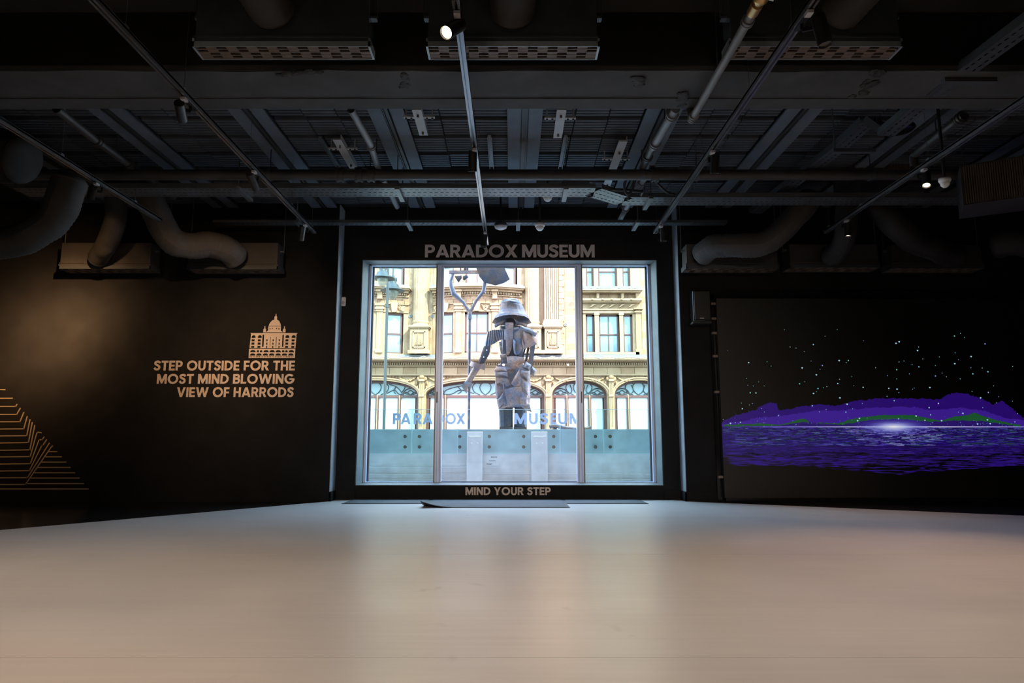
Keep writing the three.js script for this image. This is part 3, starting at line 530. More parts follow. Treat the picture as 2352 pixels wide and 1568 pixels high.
function spot(track, zz, aim, o = {}) {
  const x = TRACKS[track][0], t = thing('track_spotlight', o.label, 'spotlight', 'cylinder spotlights on the lighting tracks');
  const R = o.r ?? 0.03, L = o.len ?? 0.145, piv = new V3(x + (o.side ?? 0.05), TY - 0.05, zz), d = aim.clone().sub(piv).normalize();
  mesh('adapter', [bx(x - 0.014, x + 0.014, TY - 0.014, TY + 0.012, zz - 0.10, zz + 0.04)], M.fitting, t);
  mesh('lock_tab', bx(x - 0.015, x + 0.015, TY - 0.02, TY - 0.004, zz + 0.02, zz + 0.062), M.adapter, t);
  mesh('arm', [rod(new V3(x, TY - 0.01, zz - 0.04), new V3(x, TY - 0.045, zz - 0.04), 0.009), bar(new V3(x, TY - 0.045, zz - 0.04), piv, 0.012, 0.02)], M.fitting, t);
  const a = piv.clone().addScaledVector(d, -L * 0.35), b = piv.clone().addScaledVector(d, L * 0.65);
  const prof = [[0.0, 0], [R * 0.92, 0], [R, 0.004], [R, L - 0.003], [R - 0.002, L], [R - 0.004, L - 0.001], [R - 0.005, L - 0.018], [0, L - 0.018]];
  mesh('body', place(new THREE.LatheGeometry(prof.map(([r, y]) => new THREE.Vector2(r, y)), 28), a, d), M.fitting, t);
  const lit = o.cd > 0;
  mesh('lens', place(new THREE.CylinderGeometry(R - 0.006, R - 0.006, 0.004, 24), a.clone().addScaledVector(d, L - 0.014), d), lit ? M.lens : M.lensOff, t).userData.label = lit ? 'glowing lens' : 'dark lens';
  if (lit) {
    for (const [cd, ang] of o.beams ?? [[o.cd, o.angle ?? 0.5]]) {       // hot centre and spill of the reflector
      const s = new THREE.SpotLight(o.tint ?? warm, cd, 0, ang, 1, 2); s.name = 'spot_lamp';
      s.position.copy(a.clone().addScaledVector(d, L + 0.004)); s.target.position.copy(s.position).addScaledVector(d, 2); s.castShadow = true; s.shadow.radius = 1.2; s.shadow.mapSize.set(512, 512);
      scene.add(s, s.target);
    }
  }
}
const zOf = (u, v) => atY(u, v, TY).z;
const P3 = (x, y, z) => new V3(x, y, z);
spot('A', zOf(430, 232), P3(-2.95, 1.50, -7.1), { label: 'black cylinder spotlight below the concrete beam, aimed at the wall lettering', cd: 1, beams: [[6, 0.18], [9, 0.28], [10, 0.4], [4, 0.52]], side: -0.04 });
spot('A', zOf(585, 397), P3(-1.75, 1.0, -7.4), { label: 'black cylinder spotlight beside the long black pipe, tilted to the door recess', cd: 0, side: -0.03 });
spot('A', zOf(706, 518), P3(-2.4, 1.2, -7.1), { label: 'black cylinder spotlight at the end of the track over the wall lettering', cd: 0, side: -0.04 });
spot('B', zOf(218, 424), P3(-4.86, 1.70, -7.1), { label: 'black cylinder spotlight aimed at the warm pool on the black wall', cd: 1, beams: [[32, 0.16], [40, 0.24], [36, 0.34], [17, 0.46], [6, 0.62]], tint: lin(1, 0.55, 0.25), side: -0.05 });
spot('B', zOf(388, 522), P3(-3.36, 0.9, -6.5), { label: 'black cylinder spotlight hanging straight at the end of the mural track', cd: 0, side: -0.05 });
spot('E', zOf(1058, 40), P3(-0.75, 1.75, -2.3), { label: 'lit black spotlight in front of the middle ventilation box', cd: 7, angle: 0.55, side: -0.01, r: 0.034, len: 0.155 });
spot('E', zOf(1094, 347), P3(-0.33, 0.9, -5.2), { label: 'black cylinder spotlight hanging in line with the door, crossing the black pipe', cd: 0, side: -0.015 });
spot('E', zOf(1115, 535), P3(-0.40, 1.2, -6.3), { label: 'black cylinder spotlight tilted before the sign above the door', cd: 0, side: -0.01 });
spot('C', zOf(1860, 38), P3(1.75, 1.0, -3.0), { label: 'black cylinder spotlight with pale lock tab beside the ventilation box over the video wall side', cd: 0, side: 0.07, r: 0.034, len: 0.155 });
spot('C', zOf(1638, 352), P3(1.42, 0.6, -5.1), { label: 'black cylinder spotlight hanging down across the black pipe by the video wall', cd: 0, side: 0.03 });
spot('C', zOf(1515, 520), P3(1.46, 0.9, -6.4), { label: 'black cylinder spotlight at the track end beside the door recess', cd: 0, side: 0.03 });
spot('D', zOf(1945, 508), P3(3.05, 0.4, -6.15), { label: 'lit black spotlight at the track end over the video wall', cd: 3.5, angle: 0.5, side: 0.03 });
spot('D', zOf(2128, 392), P3(2.3, 0.2, -3.9), { label: 'lit black spotlight facing the room beside a smoke detector', cd: 7, angle: 0.55, side: 0.04 });
// the rest of each track, over and behind the viewer: down onto the floor, and added unseen spots along the room to the door wall
const floorSpots = [['A', -2.35, -1.9, -3.0], ['A', 0.3, -1.7, -1.2], ['C', -2.35, 1.3, -3.0], ['C', 0.3, 1.2, -1.2], ['E', -1.2, -0.2, -2.2], ['E', 1.2, -0.1, 0.4], ['B', -2.1, -3.6, -3.6], ['D', -2.1, 3.5, -3.9], ['B', 0.4, -3.4, -1.2], ['D', 0.4, 3.3, -1.2]];
const trackShort = { A: 'lettering track', B: 'mural track', C: 'screen side track', D: 'video wall track', E: 'door track' };
const cnt = {};
for (const [k, z, ax, az] of floorSpots) { cnt[k] = (cnt[k] ?? -1) + 1; spot(k, z, P3(ax, 0, az), { label: 'lit black spotlight aimed down, ' + ['first', 'second'][cnt[k]] + ' before the beam on the ' + trackShort[k], cd: 7.6, angle: 0.78, side: 0.04, tint: soft }); }
for (const [k, ax] of [['A', -1.3], ['E', 0.0], ['C', 1.3]]) spot(k, 2.7, P3(ax, 0.35, -7.2), { label: 'added unseen spotlight far back on the ' + trackShort[k] + ', aimed at the door wall', cd: 28, angle: 0.3, side: 0.04, tint: soft });  // added unseen lamps that brighten the door wall and its lettering
// ---------------------------------------------------------------- ventilation boxes with slot grilles
function ventBox(x0, x1, yb, yt, zf, zb, label, o = {}) {
  const t = thing('ventilation_box', label, 'air vent', 'slot diffuser boxes under the black ceiling');
  mesh('box', rbx(x0 + 0.012, x1 - 0.012, yb + 0.03, yt, zb, zf - 0.006, 0.004), o.mat ?? M.plenum, t);
  mesh('flange', [bx(x0 + 0.008, x1 - 0.008, yb + 0.055, yb + 0.065, zb, zf + 0.004)], o.mat ?? M.plenum, t);
  const g = [bx(x0, x0 + 0.012, yb, yb + 0.05, zb - 0.004, zf), bx(x1 - 0.012, x1, yb, yb + 0.05, zb - 0.004, zf), bx(x0, x1, yb, yb + 0.032, zf - 0.004, zf), bx(x0, x1, yb, yb + 0.032, zb - 0.004, zb)];
  mesh('grille_frame', g, o.edge ?? M.grilleEdge, t);
  const rows = 4, w = (zf - zb - 0.014) / rows, sl = [], n = Math.round((x1 - x0) / 0.058);
  for (let r = 0; r <= rows; r++) sl.push(bx(x0 + 0.01, x1 - 0.01, yb + 0.004, yb + 0.012, zf - 0.006 - r * w - 0.004, zf - 0.006 - r * w + 0.004));
  for (let r = 0; r < rows; r++) for (let i = 0; i < n; i++) if ((i + (r >> 1)) % 2) { const a = x0 + 0.012 + (x1 - x0 - 0.024) * i / n; sl.push(bx(a, a + (x1 - x0) / n, yb + 0.005, yb + 0.01, zf - 0.006 - r * w - w + 0.003, zf - 0.006 - r * w - 0.003)); }
  mesh('slot_blade', sl, M.slat, t);
  if (o.rods !== false) for (const x of [x0 - 0.02, x1 + 0.02]) { mesh('hanger_rod', [rod(P3(x, yb + 0.2, (zf + zb) / 2), P3(x, CEIL + 0.04, (zf + zb) / 2), 0.004, 0.004, 6), bx(Math.min(x, x < x0 ? x0 + 0.015 : x1 - 0.015), Math.max(x, x < x0 ? x0 + 0.015 : x1 - 0.015), yb + 0.2, yb + 0.215, (zf + zb) / 2 - 0.02, (zf + zb) / 2 + 0.02)], M.galv, t); }
  return t;
}
function flexDuct(pts, r, label, o = {}) { const t = single('flexible_duct', ductGeo(pts, r, o.n ?? 70, 22, o.ripple ?? 0.02, o.dents ?? 0.1), o.mat ?? M.duct, label, 'duct', 'flexible ducts under the black ceiling'); return t; }
for (const [ua, ub, lab] of [[440, 850, 'dark glossy ventilation box before the beam, at the mural side'], [978, 1378, 'dark glossy ventilation box before the beam, in line with the glazed door'], [1675, 2075, 'dark glossy ventilation box before the beam, at the video wall side']]) {
  const a = at(ua, 107, 3.49), b = at(ub, 107, 3.49);
  ventBox(a.x, b.x, EYE + 2.15, CEIL + 0.02, -3.49, -3.622, lab);
}
for (const [u, lab, dx] of [[628, 'thick dark duct entering the ventilation box at the mural side', -0.05], [1178, 'thick dark duct entering the ventilation box in line with the door', 0], [1925, 'thick dark duct entering the ventilation box at the video wall side', 0.10]]) {
  const p = at(u, 30, 3.47); flexDuct([P3(p.x, p.y + 0.02, -3.47), P3(p.x + dx * 0.5, p.y + 0.05, -3.33), P3(p.x + dx, p.y + 0.09, -3.05), P3(p.x + dx * 2, p.y + 0.1, -2.5)], 0.125, lab, { mat: M.duct });
}
const wallBox = (ua, ub, v0, v1, lab) => { const a = at(ua, v1, 6.8), b = at(ub, v0, 6.8); return ventBox(a.x, b.x, a.y, b.y, -6.8, -7.0, lab, { mat: M.pipe, edge: M.galvBlack }); };
wallBox(133, 350, 557, 617, 'dim ventilation box on the black wall above the warm pool');
wallBox(428, 641, 557, 618, 'brown lit ventilation box on the black wall above the emblem');
wallBox(1576, 1787, 560, 616, 'ventilation box over the loudspeaker with pale end flange');
wallBox(1814, 2018, 560, 614, 'ventilation box over the middle of the video wall');
wallBox(2049, 2256, 562, 616, 'ventilation box over the far half of the video wall');
const dl = (list, d) => list.map(([u, v, k]) => at(u, v, k ?? d));
flexDuct(dl([[336, 428, 6.22], [344, 455, 6.22], [364, 500, 6.25], [392, 548, 6.3], [430, 565, 6.4], [478, 561, 6.5], [520, 572, 6.6], [542, 590, 6.72]]), 0.125, 'grey duct with light put into its tone, bending into the lit ventilation box above the emblem', { mat: M.ductLit });
flexDuct(dl([[268, 425, 6.22], [266, 480, 6.25], [262, 520, 6.3], [246, 560, 6.5], [225, 592, 6.72]]), 0.095, 'dark duct dropping into the ventilation box above the warm pool');
flexDuct(dl([[160, 415, 4.75], [146, 462, 4.75], [118, 508, 4.8], [60, 545, 4.8], [0, 560, 4.8], [-90, 566, 4.8]]), 0.115, 'wide dark duct curving round the corner by the mural');
flexDuct(dl([[-260, 330, 5.0], [-80, 345, 5.0], [0, 352, 5.0], [50, 366, 5.0]]), 0.19, 'fat dark duct with rounded end high by the side wall', { ripple: 0.01 });
flexDuct(dl([[1860, 457, 6.45], [1836, 486, 6.4], [1795, 530, 6.4], [1752, 560, 6.45], [1690, 564, 6.5], [1640, 566, 6.6], [1612, 584, 6.75]]), 0.115, 'pale grey duct with light put into its tone, bending into the box over the loudspeaker', { mat: M.ductLit });
flexDuct(dl([[1947, 450, 6.4], [1944, 500, 6.4], [1940, 545, 6.45], [1928, 572, 6.6], [1908, 592, 6.75]]), 0.10, 'dark duct dropping into the box over the middle of the video wall');
flexDuct(dl([[2006, 455, 6.45], [2024, 480, 6.4], [2060, 520, 6.35], [2102, 554, 6.5], [2150, 572, 6.6], [2190, 588, 6.75]]), 0.12, 'dark sloping duct feeding the box over the far half of the video wall');
flexDuct(dl([[2290, 562, 6.5], [2330, 556, 6.4], [2380, 566, 6.4], [2430, 580, 6.5]]), 0.13, 'dark duct end over the far side of the video wall');

// ---------------------------------------------------------------- pipes
function pipeThing(name, pts, r, mat, label, joints = [], cat = 'pipe') {
  const t = thing(name, label, cat); const c = new THREE.CatmullRomCurve3(pts, false, 'catmullrom', 0.1);
  mesh('run', pts.length === 2 ? rod(pts[0], pts[1], r, r, 20) : new THREE.TubeGeometry(c, pts.length * 12, r, 18), mat, t);
  if (/^(branch|side)_pipe$/.test(name)) { const p = c.getPointAt(0.45); mesh('hanger_rod', rod(p.clone(), P3(p.x, CEIL + 0.03, p.z), 0.005, 0.005, 6), M.galvBlack, t); }
  for (const s of joints) { const p = c.getPointAt(s), d = c.getTangentAt(s); mesh('coupling', [place(new THREE.CylinderGeometry(r * 1.22, r * 1.22, r * 1.3, 20), p.clone(), d), place(new THREE.CylinderGeometry(r * 1.4, r * 1.4, r * 0.35, 20), p.clone().addScaledVector(d, r * 0.5), d), place(new THREE.CylinderGeometry(r * 1.4, r * 1.4, r * 0.35, 20), p.clone().addScaledVector(d, -r * 0.5), d)], mat, t); }
  return t;
}
{
  const y = EYE + 2.265, z = -5.61;
  const t = pipeThing('long_pipe', [P3(at(60, 400, 5.61).x, y, z), P3(at(2215, 402, 5.61).x, y, z)], 0.046, M.pipe, 'long black pipe running straight across the ceiling', [0.335, 0.355, 0.368, 0.67]);
  for (const u of [620, 850, 1475, 1600, 2000]) { const x = at(u, 402, 5.61).x; mesh('hanger_rod', [rod(P3(x, y, z), P3(x, CEIL + 0.03, z), 0.005, 0.005, 6)], M.galvBlack, t); mesh('pipe_clamp', [rod(P3(x - 0.016, y, z), P3(x + 0.016, y, z), 0.053, 0.053, 20)], M.galvBlack, t); }
}
const PY = EYE + 2.33;
pipeThing('branch_pipe', [atY(806, 252, PY), atY(850, 330, PY), atY(872, 395, PY), atY(912, 475, PY)], 0.026, M.pipeGrey, 'grey branch pipe under the tiles at the lettering side', [0.3, 0.62]);
pipeThing('branch_pipe', [atY(1552, 250, PY), atY(1500, 338, PY)], 0.032, M.pipeGrey, 'pale grey branch pipe under the tiles at the video wall side', [0.15, 0.9]);
pipeThing('branch_pipe', [atY(1500, 385, PY - 0.02), atY(1458, 440, PY - 0.02), atY(1424, 505, PY - 0.02)], 0.026, M.pipeGrey, 'thin grey pipe past the long black pipe near the door', [0.25, 0.75]);
pipeThing('drop_pipe', [atY(1500, 335, PY), P3(atY(1500, 335, PY).x, PY - 0.0, -5.60)], 0.03, M.pipe, 'short black pipe joining the grey branch to the long pipe', [0.5]);
{
  const y = EYE + 2.12, a = atY(1728, 30, y), b = atY(1590, 272, y);
  const t = pipeThing('sprinkler_pipe', [a, b], 0.024, M.pipeGrey, 'grey pipe with a brass valve passing under the beam', [0.06, 0.97]);
  const d = a.clone().sub(b).normalize();
  mesh('valve', [rod(a, a.clone().addScaledVector(d, 0.07), 0.03, 0.03, 16), rod(a.clone().addScaledVector(d, 0.07), a.clone().addScaledVector(d, 0.16), 0.022, 0.03, 16), sphere(a.clone().addScaledVector(d, 0.12), 0.038)], M.brass, t);
  const e = a.clone().addScaledVector(d, 0.17);
  mesh('hose_cap', [rod(e.clone().add(P3(-0.03, 0.015, 0)), e.clone().add(P3(0.05, -0.02, 0.01)), 0.036, 0.036, 18), rod(e.clone().add(P3(0.045, -0.02, 0.01)), e.clone().add(P3(0.06, -0.026, 0.012)), 0.026, 0.026, 18)], M.adapter, t);
  mesh('red_handle', [bar(e.clone().add(P3(-0.06, 0.03, 0)), e.clone().add(P3(-0.03, 0.06, 0.02)), 0.02, 0.01)], std({ color: lin(0.35, 0.03, 0.02), roughness: 0.5 }), t);
  mesh('elbow', [sphere(b, 0.034), rod(b, b.clone().add(P3(-0.01, 0.12, -0.03)), 0.026, 0.026, 16)], M.pipe, t);
  mesh('hanger_rod', [rod(a.clone().lerp(b, 0.5), P3(a.clone().lerp(b, 0.5).x, CEIL + 0.04, a.clone().lerp(b, 0.5).z), 0.004, 0.004, 6)], M.galvBlack, t);
}
pipeThing('side_pipe', [atY(130, 250, PY), atY(215, 318, PY), atY(400, 452, PY)], 0.03, M.pipe, 'dark pipe sloping away over the mural side', [0.3, 0.55]);
pipeThing('side_pipe', [atY(2215, 265, PY), atY(2100, 355, PY), P3(atY(2098, 356, PY).x, PY - 0.1, atY(2098, 356, PY).z)], 0.032, M.pipe, 'dark elbowed pipe over the far half of the video wall', [0.05]);

// ---------------------------------------------------------------- perforated cable trays and struts
function trayGeo(L, w, h, rows, pitch) {   // x 0..L, z 0..w, bottom at y 0, slotted
  const s = shapeOf([[0, 0], [L, 0], [L, w], [0, w]]), n = Math.floor(L / pitch);
  for (let r = 0; r < rows; r++) for (let i = 0; i < n; i++) { const x = (i + 0.2 + (r % 2) * 0.35) * pitch, z = w * (r + 0.65) / (rows + 0.3), l = Math.min(pitch * 0.55, L - 0.004 - x), q = 0.0055; if (l < 0.006) continue; s.holes.push(new THREE.Path([[x, z - q], [x + l, z - q], [x + l, z + q], [x, z + q]].map(([a, b]) => new THREE.Vector2(a, b)))); }
  return [new THREE.ExtrudeGeometry(s, { depth: 0.002, bevelEnabled: false }).rotateX(PI / 2).translate(0, 0.002, 0), bx(0, L, 0, h, 0, 0.002), bx(0, L, 0, h, w - 0.002, w)];
}
function trayAlong(parent, a, b, w, rows, mat, h = 0.045, name = 'tray_length') {   // from a to b, centre line
  const d = b.clone().sub(a), L = d.length(); d.normalize();
  const side = new V3().crossVectors(d, new V3(0, 1, 0)).normalize(), up = new V3().crossVectors(side, d);
  const m = new THREE.Matrix4().makeBasis(d, up, side); m.setPosition(a.clone().addScaledVector(side, -w / 2));
  return mesh(name, join(trayGeo(L, w, h, rows, 0.05)).applyMatrix4(m), mat, parent);
}
{
  const t = thing('cable_tray', 'wide perforated steel cable tray crossing the ceiling with a sideways step', 'cable tray'), y = EYE + 2.2;
  const A = (u, v) => atY(u, v, y);
  const p = [A(300, 441), A(1365, 441), A(1432, 462), A(2352, 467)]; p[0].z = p[1].z = -5.86; p[2].z = p[3].z = -6.09; p[0].x = -4.4; p[3].x = 4.6;
  const cut = (a, b, n) => { for (let i = 0; i < n; i++) trayAlong(t, a.clone().lerp(b, i / n), a.clone().lerp(b, (i + 1) / n), 0.22, 3, M.galv); };
  cut(p[0], p[1], 5); { const q = p[2].clone().sub(p[1]).normalize().multiplyScalar(0.012); trayAlong(t, p[1].clone().sub(q), p[2].clone().add(q), 0.22, 3, M.galv); } cut(p[2], p[3], 4);
  for (const u of [560, 918, 1298, 1500]) { const x = A(u, 441).x, z = u > 1400 ? -6.09 : -5.86; mesh('strut_hanger', [bx(x - 0.02, x + 0.02, y - 0.03, y - 0.002, z - 0.16, z + 0.16), rod(P3(x, y, z + 0.14), P3(x, CEIL, z + 0.14), 0.005, 0.005, 6), rod(P3(x, y, z - 0.14), P3(x, CEIL, z - 0.14), 0.005, 0.005, 6)], M.galv, t); }
  mesh('cable', [tube([P3(-4.3, y + 0.018, -5.83), P3(0, y + 0.02, -5.85), P3(1.1, y + 0.018, -5.86), P3(1.5, y + 0.02, -6.1), P3(4.5, y + 0.02, -6.08)], 0.014, 8, 80)], M.black, t);
}
{
  const t = thing('cable_tray', 'narrow perforated channel hung before the sign wall', 'cable tray'), y = EYE + 2.2;
  for (let i = 0; i < 6; i++) trayAlong(t, P3(lerp(-3.05, 2.2, i / 6), y, -6.76), P3(lerp(-3.05, 2.2, (i + 1) / 6), y, -6.76), 0.10, 2, M.galvBlack, 0.03);
  for (const u of [690, 940, 1190, 1460]) { const x = at(u, 515, 6.76).x; mesh('strut_hanger', [bx(x - 0.02, x + 0.02, y - 0.03, y - 0.002, -6.9, -6.62), rod(P3(x, y, -6.64), P3(x, CEIL, -6.64), 0.005, 0.005, 6)], M.galv, t); }
}
{
  const t = thing('cable_tray', 'perforated cable tray running toward the video wall with a raised kink', 'cable tray'), y = EYE + 2.2;
  const A = (u, v, yy = y) => atY(u, v, yy), p = [A(2420, 20), A(2190, 188), A(2035, 312), A(1995, 283, y + 0.16), A(1925, 345, y + 0.12), A(1735, 490, y + 0.1)];
  for (let i = 0; i + 1 < p.length; i++) trayAlong(t, p[i], p[i + 1], 0.13, 2, M.galvBlack, 0.05);
  for (const [u, v] of [[2225, 180], [1960, 342]]) { const q = A(u, v); mesh('strut_hanger', [bx(q.x - 0.16, q.x + 0.16, y - 0.03, y - 0.002, q.z - 0.02, q.z + 0.02), rod(P3(q.x - 0.14, y, q.z), P3(q.x - 0.14, CEIL, q.z), 0.005, 0.005, 6)], M.galvBlack, t); }
  const q = A(2068, 302, y + 0.1), ap = thing('wireless_access_point', 'flat black disc with a tiny green light beside the cable tray', 'access point');
  mesh('disc', [lathe([[0, 0], [0.085, 0.004], [0.105, 0.02], [0.1, 0.035], [0, 0.04]], q)], M.blackGloss, ap);
  mesh('bracket', rod(q.clone().add(P3(0, 0.03, 0)), P3(q.x, CEIL + 0.04, q.z), 0.008, 0.008, 8), M.black, ap);
  mesh('indicator_light', sphere(q.clone().add(P3(-0.012, 0.0, 0.06)), 0.006), M.greenLed, ap);
}
// pale steel brackets under the tiles
for (const [u0, v0, u1, v1, lab] of [[955, 249, 975, 308, 'pale steel plate bracket under the tiles, nearest the middle spotlight track'], [1293, 249, 1278, 314, 'pale steel plate bracket under the tiles, next to the joist in line with the door'], [780, 318, 806, 384, 'pale steel angle bracket under the tiles near the lettering side branch pipe'], [1440, 322, 1410, 436, 'long pale steel angle bracket reaching past the long black pipe']]) {
  const y = CEIL - 0.085, a = atY(u0, v0, y), b = atY(u1, v1, y), t = thing('steel_bracket', lab, 'bracket', 'steel brackets under the tiles');
  a.x = b.x = (a.x + b.x) / 2 - (u0 === 1440 ? 0.06 : 0);
  mesh('plate', [bx(a.x - 0.035, a.x + 0.035, y - 0.012, y, b.z, a.z), bx(a.x + 0.029, a.x + 0.035, y, y + 0.035, b.z, a.z)], M.pale, t);
  const zc = lerp(a.z, b.z, 0.35);
  mesh('cross_strip', [bx(a.x - 0.12, a.x + 0.12, y, y + 0.012, zc - 0.016, zc + 0.016), ...[-0.1, 0.1].map((q) => rod(P3(a.x + q, y, zc), P3(a.x + q, CEIL + 0.01, zc), 0.006, 0.006, 6))], M.pale, t);
  for (const dx of [-0.1, -0.06, 0.06, 0.1]) mesh('bolt', rod(P3(a.x + dx, y - 0.014, zc), P3(a.x + dx, y, zc), 0.008, 0.008, 8), M.galvBlack, t);
  for (const s of [0.18, 0.85]) mesh('anchor_bolt', rod(P3(a.x, y - 0.035, lerp(a.z, b.z, s)), P3(a.x, y - 0.01, lerp(a.z, b.z, s)), 0.009, 0.009, 8), M.bronze, t);
}
for (const [u, v0, v1, lab] of [[1124, 315, 388, 'short slotted channel under the tiles at the mural side of the door joist'], [1300, 315, 388, 'short slotted channel under the tiles at the screen side of the door joist'], [735, 318, 384, 'short slotted channel under the tiles near the pale angle bracket']]) {
  const y = CEIL - 0.03, a = atY(u, v0, y), b = atY(u - (u - 1172) * 0.06, v1, y), t = single('slotted_channel', [bx(a.x - 0.02, a.x - 0.014, y, y + 0.035, b.z, a.z), bx(a.x + 0.014, a.x + 0.02, y, y + 0.035, b.z, a.z), bx(a.x - 0.02, a.x + 0.02, y + 0.02, y + 0.035, b.z, a.z)], M.galv, lab, 'channel', 'slotted channels under the tiles');
}
// detectors and the dome lamp
function detector(p, lab, s = 1) {
  const t = thing('smoke_detector', lab, 'detector', 'smoke detectors under the ceiling');
  mesh('base', lathe([[0, 0.02], [0.05 * s, 0.02], [0.052 * s, 0.0], [0.045 * s, -0.012], [0, -0.012]], p), M.white, t);
  mesh('head', lathe([[0.036 * s, -0.012], [0.04 * s, -0.02], [0.036 * s, -0.035], [0.02 * s, -0.05], [0, -0.052]], p), M.white, t);
  mesh('stem', rod(P3(p.x, p.y + 0.015, p.z), P3(p.x, CEIL + 0.045, p.z), 0.012, 0.012, 10), M.black, t);
}
detector(at(1258, 450, 6.2), 'white smoke detector hung under the wide cable tray');
detector(at(1240, 518, 6.6), 'white smoke detector hung before the sign wall beside a glass dome');
detector(at(2170, 415, 4.8), 'white smoke detector with red wires beside a lit spotlight', 0.8);
{
  const p = at(1150, 520, 6.6), t = thing('dome_lamp', 'shallow glass dome lamp hung before the sign wall', 'lamp');
  mesh('housing', lathe([[0, 0.05], [0.05, 0.045], [0.065, 0.02], [0.066, 0.0], [0, 0.0]], p), M.fitting, t);
  mesh('dome', lathe([[0.062, 0.0], [0.058, -0.016], [0.035, -0.028], [0, -0.032]], p), M.adapter, t);
  mesh('stem', rod(P3(p.x, p.y + 0.04, p.z), P3(p.x, CEIL + 0.045, p.z), 0.01, 0.01, 8), M.black, t);
}
// slatted air units
function slatUnit(x0, x1, y0, y1, zf, zb, lab, yaw = 0) {
  const t = thing('air_unit', lab, 'air unit', 'air units by the video wall');
  const cx = (x0 + x1) / 2, cz = (zf + zb) / 2, turn = (l) => join(l).translate(-cx, 0, -cz).rotateY(yaw).translate(cx, 0, cz);
  mesh('casing', turn([bx(x0, x1, y0, y1, zb, zf - 0.01), bx(x0, x1, y0, y0 + 0.012, zf - 0.01, zf), bx(x0, x1, y1 - 0.012, y1, zf - 0.01, zf), bx(x0, x0 + 0.012, y0, y1, zf - 0.01, zf), bx(x1 - 0.012, x1, y0, y1, zf - 0.01, zf)]), M.pipe, t);
  const sl = []; for (let x = x0 + 0.02; x < x1 - 0.02; x += 0.016) sl.push(bx(x, x + 0.007, y0 + 0.012, y1 - 0.012, zf - 0.01, zf + 0.002));
  mesh('slat_row', turn(sl), M.slat, t).userData.kind = 'stuff';
  mesh('hanger_rod', turn([rod(P3(x0 + 0.05, y1, cz), P3(x0 + 0.05, CEIL + 0.04, cz), 0.005, 0.005, 6), rod(P3(x1 - 0.05, y1, cz), P3(x1 - 0.05, CEIL + 0.04, cz), 0.005, 0.005, 6)]), M.galvBlack, t);
}
{ const a = at(1962, 413, 6.0), b = at(2100, 372, 6.0); slatUnit(a.x, b.x, a.y, b.y, -6.0, -6.4, 'long brown slatted air unit behind the long black pipe'); }
{ const a = at(2262, 455, 5.2), b = at(2420, 362, 5.2); slatUnit(a.x, b.x, a.y, b.y, -5.2, -5.6, 'brown slatted air unit turned sideways near the far wall', -0.5); }

{ // black cable hanging in a loop between the long pipe and the wide tray
  const l = [[1462, 398, 5.7], [1446, 404, 5.72], [1434, 424, 5.73], [1440, 446, 5.74], [1452, 436, 5.74], [1460, 412, 5.73], [1476, 402, 5.72], [1500, 412, 5.74], [1530, 440, 5.78], [1548, 446, 5.85]];
  single('looped_cable', tube(l.map(([u, v, q]) => at(u, v, q)), 0.011, 8, 90), M.rubber, 'black cable hanging in a loop beside the long black pipe', 'cable');
}
// ---------------------------------------------------------------- terrace: deck, parapet, glass guard
const ZP = -9.0;
struct('terrace_deck', [bx(-7, 7, -0.2, 0.05, ZP - 0.25, ZO), bx(XL, XR, 0.001, 0.05, ZO, -7.6)], M.terrace, 'grey terrace deck outside the glazed door', 'floor');
const parapet = structGroup('parapet_wall', 'white painted low wall along the terrace edge', 'wall');
{
  const top = at(1176, 987.5, 9.0).y, yy = (v) => at(1176, v, 8.99).y;
  mesh('wall_body', bx(-7, 7, 0.05, top, ZP - 0.24, ZP), M.parapet, parapet);
  mesh('coping', bx(-7, 7, top - 0.002, top + 0.012, ZP - 0.26, ZP + 0.012), M.parapet, parapet);
  const wavy = (x0, x1, v, r) => { const p = []; for (let x = x0; x < x1 + 0.01; x += (x1 - x0) / 14) p.push(P3(x, yy(v) + rr(-0.003, 0.003), ZP + r * 0.6)); return tube(p, r, 8, 60); };
  const xe = at(1145, 1073, 9).x;
  mesh('painted_conduit', [wavy(-7, xe, 1073, 0.011), bx(xe - 0.01, xe + 0.004, yy(1076), yy(1070), ZP, ZP + 0.024)], M.parapet, parapet);
  mesh('painted_conduit', [wavy(-7, 7, 1088.5, 0.010)], M.parapet, parapet);
  mesh('painted_conduit', [wavy(-7, 7, 1103, 0.013)], M.parapet, parapet);
  for (let x = -4.8; x < 5; x += 0.72) mesh('conduit_clip', [bx(x - 0.006, x + 0.006, yy(1091), yy(1086), ZP, ZP + 0.024)], M.parapet, parapet);
}
